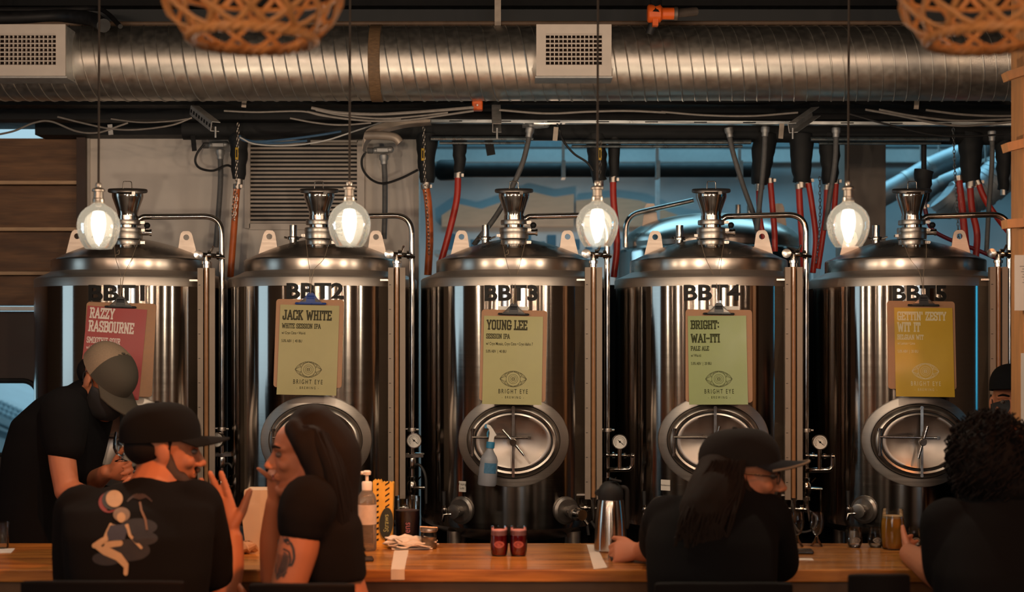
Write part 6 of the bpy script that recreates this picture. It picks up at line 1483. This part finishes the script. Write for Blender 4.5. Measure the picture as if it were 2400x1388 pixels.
# ---- D: long-haired bearded man in a dark cap
YD = 4.02; D_ = lambda x, y, d=0.0: at(x, y, YD + d)
pd = person('bearded man with long brown hair, dark cap and glasses facing right', (D_(1670, 0).x, YD - .1, 0))
rvD = Vector((.90, -.30, 0)); fD = Vector((.30, .90, 0))
b = MB(); s = MB()
tr = [(D_(1670, 1520, -.1), .16, .125), (D_(1668, 1430, -.1), .165, .125), (D_(1668, 1340, -.06), .172, .13), (D_(1668, 1260, .0), .178, .13), (D_(1675, 1205, .05), .165, .118), (D_(1695, 1170, .08), .12, .09), (D_(1712, 1145, .09), .075, .07)]
trunk(b, [(c, rvD, w*.9, d*.9) for c, w, d in tr]); trunk(s, [(c, rvD, w*1.03, d*1.1) for c, w, d in tr])
MD = head_m(D_(1742, 1112, .10), (.97, -.12), 5, 0, 1.0)
head(b, MD); limb(b, [MD @ Vector((0, .015, -.05)), D_(1720, 1150, .09), D_(1705, 1185, .06)], [.058, .06, .075], 14, 4)
sh = D_(1570, 1225, .10); el = D_(1545, 1280, .34); wr = D_(1506, 1294, .42)
limb(b, [sh, el], [.058, .047], 14, 4); limb(b, [el, (el+wr)/2, wr], [.047, .042, .032], 14, 4); hand(b, wr + Vector((.0, 0, .005)), (-.93, .25, -.12), (.15, .5, .75), (48, 52, 55, 58), 3, 30, 30, .95)
sh2 = D_(1790, 1220, .06); el2 = D_(1825, 1318, .22); wr2 = D_(1790, 1288, .46)
limb(b, [sh2, el2], [.058, .047], 14, 4); limb(b, [el2, wr2], [.046, .03], 14, 4); hand(b, wr2, (-.7, .6, 0), (-.2, .3, .8), (35, 40, 42, 45))
legs(b, D_(1670, 1500, -.05), rvD, fD)
limb(s, [sh, (sh+el)/2, sh*.1 + el*.9], [.082, .076, .066], 16, 5); limb(s, [sh2, (sh2+el2)/2, el2], [.082, .074, .062], 16, 5); limb(s, [D_(1720, 1160, .09), D_(1705, 1180, .07)], [.074, .09], 14, 3)
obj('body', blob(b, .005), SKIN, pd); obj('t_shirt', blob(s, .010, 8), TEE, pd)
cap(MD, pd, mat('grey_black_cap', (.012, .010, .0095), .95, spec=.15, var=.2, scale=150), MATS.get('grey_black_cap') or CAPK, mat('navy_brim', (.011, .012, .015), .9, spec=.15), edge=mat('worn_brim_edge', (.22, .16, .11), .8), brim_len=.080, tilt=-9, ch=.078, lift=.010); eyes(MD, pd)
hb = MB(); hb.ell(MD @ Vector((0, .050, -.005)), (.085, .072, .075), 18, MD.to_3x3())
limb(hb, [MD @ Vector((-.02, .06, .0)), D_(1675, 1160, .0), D_(1648, 1210, -.06), D_(1630, 1262, -.09)], [.075, .082, .072, .03], 16, 6)
limb(hb, [MD @ Vector((.065, .02, -.0)), D_(1712, 1160, -.02), D_(1700, 1215, -.07)], [.03, .04, .02], 12, 5)
hb2 = blob(hb, .008, 5)
for k in range(130):
    u = random.random(); P = [D_(1668 + 80*u, 1085 + random.uniform(-8, 8), -.02), D_(1632 + 100*u + random.uniform(-8, 8), 1150, -.05 + random.uniform(-.02, .01)), D_(1602 + 110*u + random.uniform(-14, 14), 1215, -.11 + random.uniform(-.02, .01)), D_(1590 + 112*u + random.uniform(-18, 18), 1266 + random.uniform(-22, 22), -.13)]
    hb2.tube(spline(P, 5), .0032, 5)
obj('hair', hb2, mat('brown_hair', (.012, .007, .005), .8, spec=.15, var=.3, scale=60), pd)
bd = MB(); bd.ell(MD @ Vector((0, -.075, -.115)), (.052, .036, .055), 16, MD.to_3x3())
for q in (-1, 1): limb(bd, [MD @ Vector((q*.068, -.002, -.01)), MD @ Vector((q*.064, -.024, -.07)), MD @ Vector((q*.03, -.072, -.11))], [.010, .022, .03], 10, 4)
limb(bd, [MD @ Vector((-.028, -.096, -.058)), MD @ Vector((0, -.106, -.048)), MD @ Vector((.028, -.096, -.058))], [.006, .009, .006], 8, 3)
obj('beard', blob(bd, .006, 4), MATS['brown_hair'], pd)
gl = MB()
for q in (-1, 1):
    gl.tube([MD @ Vector((q*.034 + .022*math.cos(2*PI*k/18), -.106 + abs(q*.034 + .022*math.cos(2*PI*k/18))*.25, .002 + .018*math.sin(2*PI*k/18))) for k in range(19)], .0018, 6, cap=False)
    gl.tube([MD @ Vector((q*.056, -.090, .006)), MD @ Vector((q*.078, -.02, .010)), MD @ Vector((q*.080, .014, .008))], .0018, 6)
gl.tube([MD @ Vector((-.012, -.104, .006)), MD @ Vector((.012, -.104, .006))], .0018, 6)
obj('glasses', gl, mat('dark_frame', (.02, .015, .012), .3), pd)

# ---- E: curly haired person from behind holding the beer glass
YE = 3.95; E_ = lambda x, y, d=0.0: at(x, y, YE + d)
pe = person('person with dark curly hair seen from behind, reaching for a beer glass', (E_(2345, 0).x, YE - .1, 0))
rvE = Vector((.97, .25, 0)); fE = Vector((-.25, .97, 0)); b = MB(); s = MB()
tr = [(E_(2355, 1530, -.1), .17, .13), (E_(2355, 1430, -.1), .175, .13), (E_(2352, 1340, -.06), .185, .132), (E_(2350, 1270, .0), .19, .13), (E_(2348, 1215, .04), .175, .115), (E_(2345, 1180, .06), .12, .09), (E_(2342, 1155, .06), .075, .07)]
trunk(b, [(c, rvE, w*.9, d*.9) for c, w, d in tr]); trunk(s, [(c, rvE, w*1.03, d*1.1) for c, w, d in tr])
ME = head_m(E_(2330, 1085, .10), (-.35, .93), 4, 0, 1.0)
head(b, ME); limb(b, [ME @ Vector((0, .015, -.05)), E_(2340, 1150, .07), E_(2345, 1190, .05)], [.056, .058, .075], 14, 4)
sh = E_(2225, 1235, .03); el = E_(2232, 1366, -.02); wr = at(2131, 1298, 4.44)
limb(b, [sh, (sh+el)/2, el], [.058, .052, .050], 14, 5); limb(b, [el, el*.55 + wr*.45, wr], [.050, .045, .031], 14, 5)
gc = onbar(2092, 1287); hand(b, wr, (gc + Vector((.030, -.02, .022)) - wr), (-.35, -.45, .8), (16, 20, 24, 28), 2, 10, 38, .95, grow=(.1, .9, .3))
sh2 = E_(2465, 1235, .05); el2 = E_(2500, 1390, .0); limb(b, [sh2, el2], [.058, .046], 14, 4); wr2 = E_(2440, 1400, .3); limb(b, [el2, wr2], [.046, .03], 12, 4); hand(b, wr2, (-.6, .7, 0), (-.3, .2, .8), (35, 40, 42, 45))
legs(b, E_(2352, 1510, -.05), rvE, fE)
limb(s, [sh, sh*.6 + el*.4, sh*.25 + el*.75], [.082, .080, .078], 16, 5); limb(s, [sh2, (sh2+el2)/2], [.08, .07], 14, 4); limb(s, [E_(2340, 1165, .06), E_(2345, 1190, .05)], [.07, .09], 14, 3)
obj('body', blob(b, .005), SKIN, pe); obj('t_shirt', blob(s, .010, 8), TEE, pe); eyes(ME, pe)
hc = MB(); hb = MB(); c = E_(2316, 1082, .08)
hb.ell(c + Vector((0, -.02, .0)), (.105, .12, .112), 20); hb.ell(c + Vector((.03, -.03, -.05)), (.095, .10, .075), 18)
for k in range(620):
    z = random.uniform(-.75, 1); a = random.uniform(0, 2*PI); r = math.sqrt(max(0, 1-z*z)); q = c + Vector((.112*r*math.cos(a), -.02 + .12*r*math.sin(a), .112*z + (-.01 if z < 0 else 0)))
    if q.y > c.y + .05 and z < .3: continue
    rr = random.uniform(.009, .020); pts = [q + Vector((rr*.7*math.cos(t_*.9 + k), rr*.7*math.sin(t_*.9 + k), -.010 + .007*t_)) for t_ in range(8)]
    hc.tube(pts, .0023, 5)
hb = blob(hb, .008, 3); hb.add(hc.v, hc.f); obj('hair', hb, HAIRD, pe)

# ---- F: bartender at the right edge with a flat cap brim and mask
YF = 5.32; F_ = lambda x, y, d=0.0: at(x, y, YF + d)
pf = person('masked bartender in a flat-brimmed black cap behind the timber post', (F_(2400, 0).x, YF, 0))
rvF = Vector((-.95, .3, 0)); b = MB(); s = MB()
tr = [(F_(2405, 1330), .15, .11), (F_(2405, 1230), .155, .115), (F_(2402, 1140), .17, .12), (F_(2400, 1080), .175, .115), (F_(2398, 1050), .12, .09), (F_(2396, 1030), .065, .06)]
trunk(b, [(c, rvF, w*.9, d*.9) for c, w, d in tr]); trunk(s, [(c, rvF, w*1.05, d*1.1) for c, w, d in tr])
MF = head_m(F_(2376, 944), (-.36, -.93), 0, 0, 1.0); head(b, MF); limb(b, [MF @ Vector((0, .015, -.05)), F_(2396, 1060)], [.056, .065], 14, 4)
for q in (-1, 1):
    a_ = F_(2400 + q*105, 1095); c_ = F_(2400 + q*118, 1250, -.05); w_ = F_(2400 + q*60, 1290, -.22)
    limb(b, [a_, c_], [.055, .044], 14, 4); limb(b, [c_, w_], [.044, .028], 14, 4); hand(b, w_, (-q*.6, -.7, -.2), (-q*.3, -.3, .8), (35, 40, 42, 45)); limb(s, [a_, (a_+c_)/2], [.074, .066], 14, 4)
legs(b, F_(2402, 1300), rvF, Vector((-.3, -.95, 0)), False)
obj('body', blob(b, .005), SKIN, pf); obj('t_shirt', blob(s, .010, 8), TEE, pf)
cap(MF, pf, CAPK, CAPK, CAPK, flat=True, brim_len=.080, tilt=-4, ch=.074, lift=.026); face_mask(MF, pf); eyes(MF, pf)
mb = MB().ell(MF @ Vector((0, .05, .0)), (.077, .07, .06), 16, MF.to_3x3()); obj('hair', mb, HAIRD, pf)

# ---- bar stools
STW = mat('dark_stool_wood', (.006, .004, .0035), .7, spec=.1, var=.2, scale=10)
def stool(px, wpxl, ytop, Yb, seat_c, lab):
    t = thing('bar_stool', lab, 'stool', (seat_c.x, seat_c.y, 0), 'dark bar stools along the bar')
    c = seat_c; zt = CAMZ - (ytop - HY)*Yb/FPX; w = wpxl*Yb/FPX
    obj('seat', MB().box((c.x, c.y, .735), (.35, .36, .045)), STW, t, smooth=False, bevel=.015)
    mb = MB(); top, bot = [], []
    for k in range(13):
        u = -1 + 2*k/12; x = c.x + u*w/2; y = Yb + .03*(1-u*u)*-1 + .03; top.append((x, y))
    rs = [[Vector((x, y - .012, z0)), Vector((x, y + .012, z0)), Vector((x, y + .012, zz_)), Vector((x, y - .012, zz_))] for (x, y), z0, zz_ in [(p, zt - .20, zt - .006*abs(-1 + 2*k/12)**3) for k, p in enumerate(top)]]
    mb.rings(rs); obj('backrest', mb, STW, t, smooth=False, bevel=.006)
    for sx in (-1, 1):
        obj('back_post', MB().tube([(c.x + sx*.15, c.y - .17, .73), (c.x + sx*.15, Yb + .03, zt - .12)], .014, 10), STW, t)
        for sy in (-1, 1): obj('leg', MB().tube([(c.x + sx*.15, c.y + sy*.14, .72), (c.x + sx*.19, c.y + sy*.18, 0)], [.019, .015], 10), STW, t)
    mb = MB(); q = [Vector((c.x + sx*.177, c.y + sy*.167, .24)) for sx, sy in ((-1, -1), (1, -1), (1, 1), (-1, 1))]; mb.tube(q + [q[0]], .010, 8); obj('footrest', mb, FITR, t)
stool(312, 385, 1362, 3.62, Vector((B(325, 0).x, 3.92, 0)), 'dark stool under the man with the printed back')
stool(648, 250, 1368, 3.60, Vector((C_(790, 0).x - .04, 4.0, 0)), 'dark stool under the woman with the tattooed arm')
stool(1606, 325, 1366, 3.62, Vector((D_(1650, 0).x, 3.95, 0)), 'dark stool under the long-haired bearded man')
stool(1965, 145, 1346, 3.58, Vector((at(1996, 0, 3.9).x, 3.86, 0)), 'empty dark stool between the bearded man and curly-haired person')
stool(2352, 300, 1400, 3.6, Vector((E_(2352, 0).x, 3.88, 0)), 'dark stool under the curly-haired person')
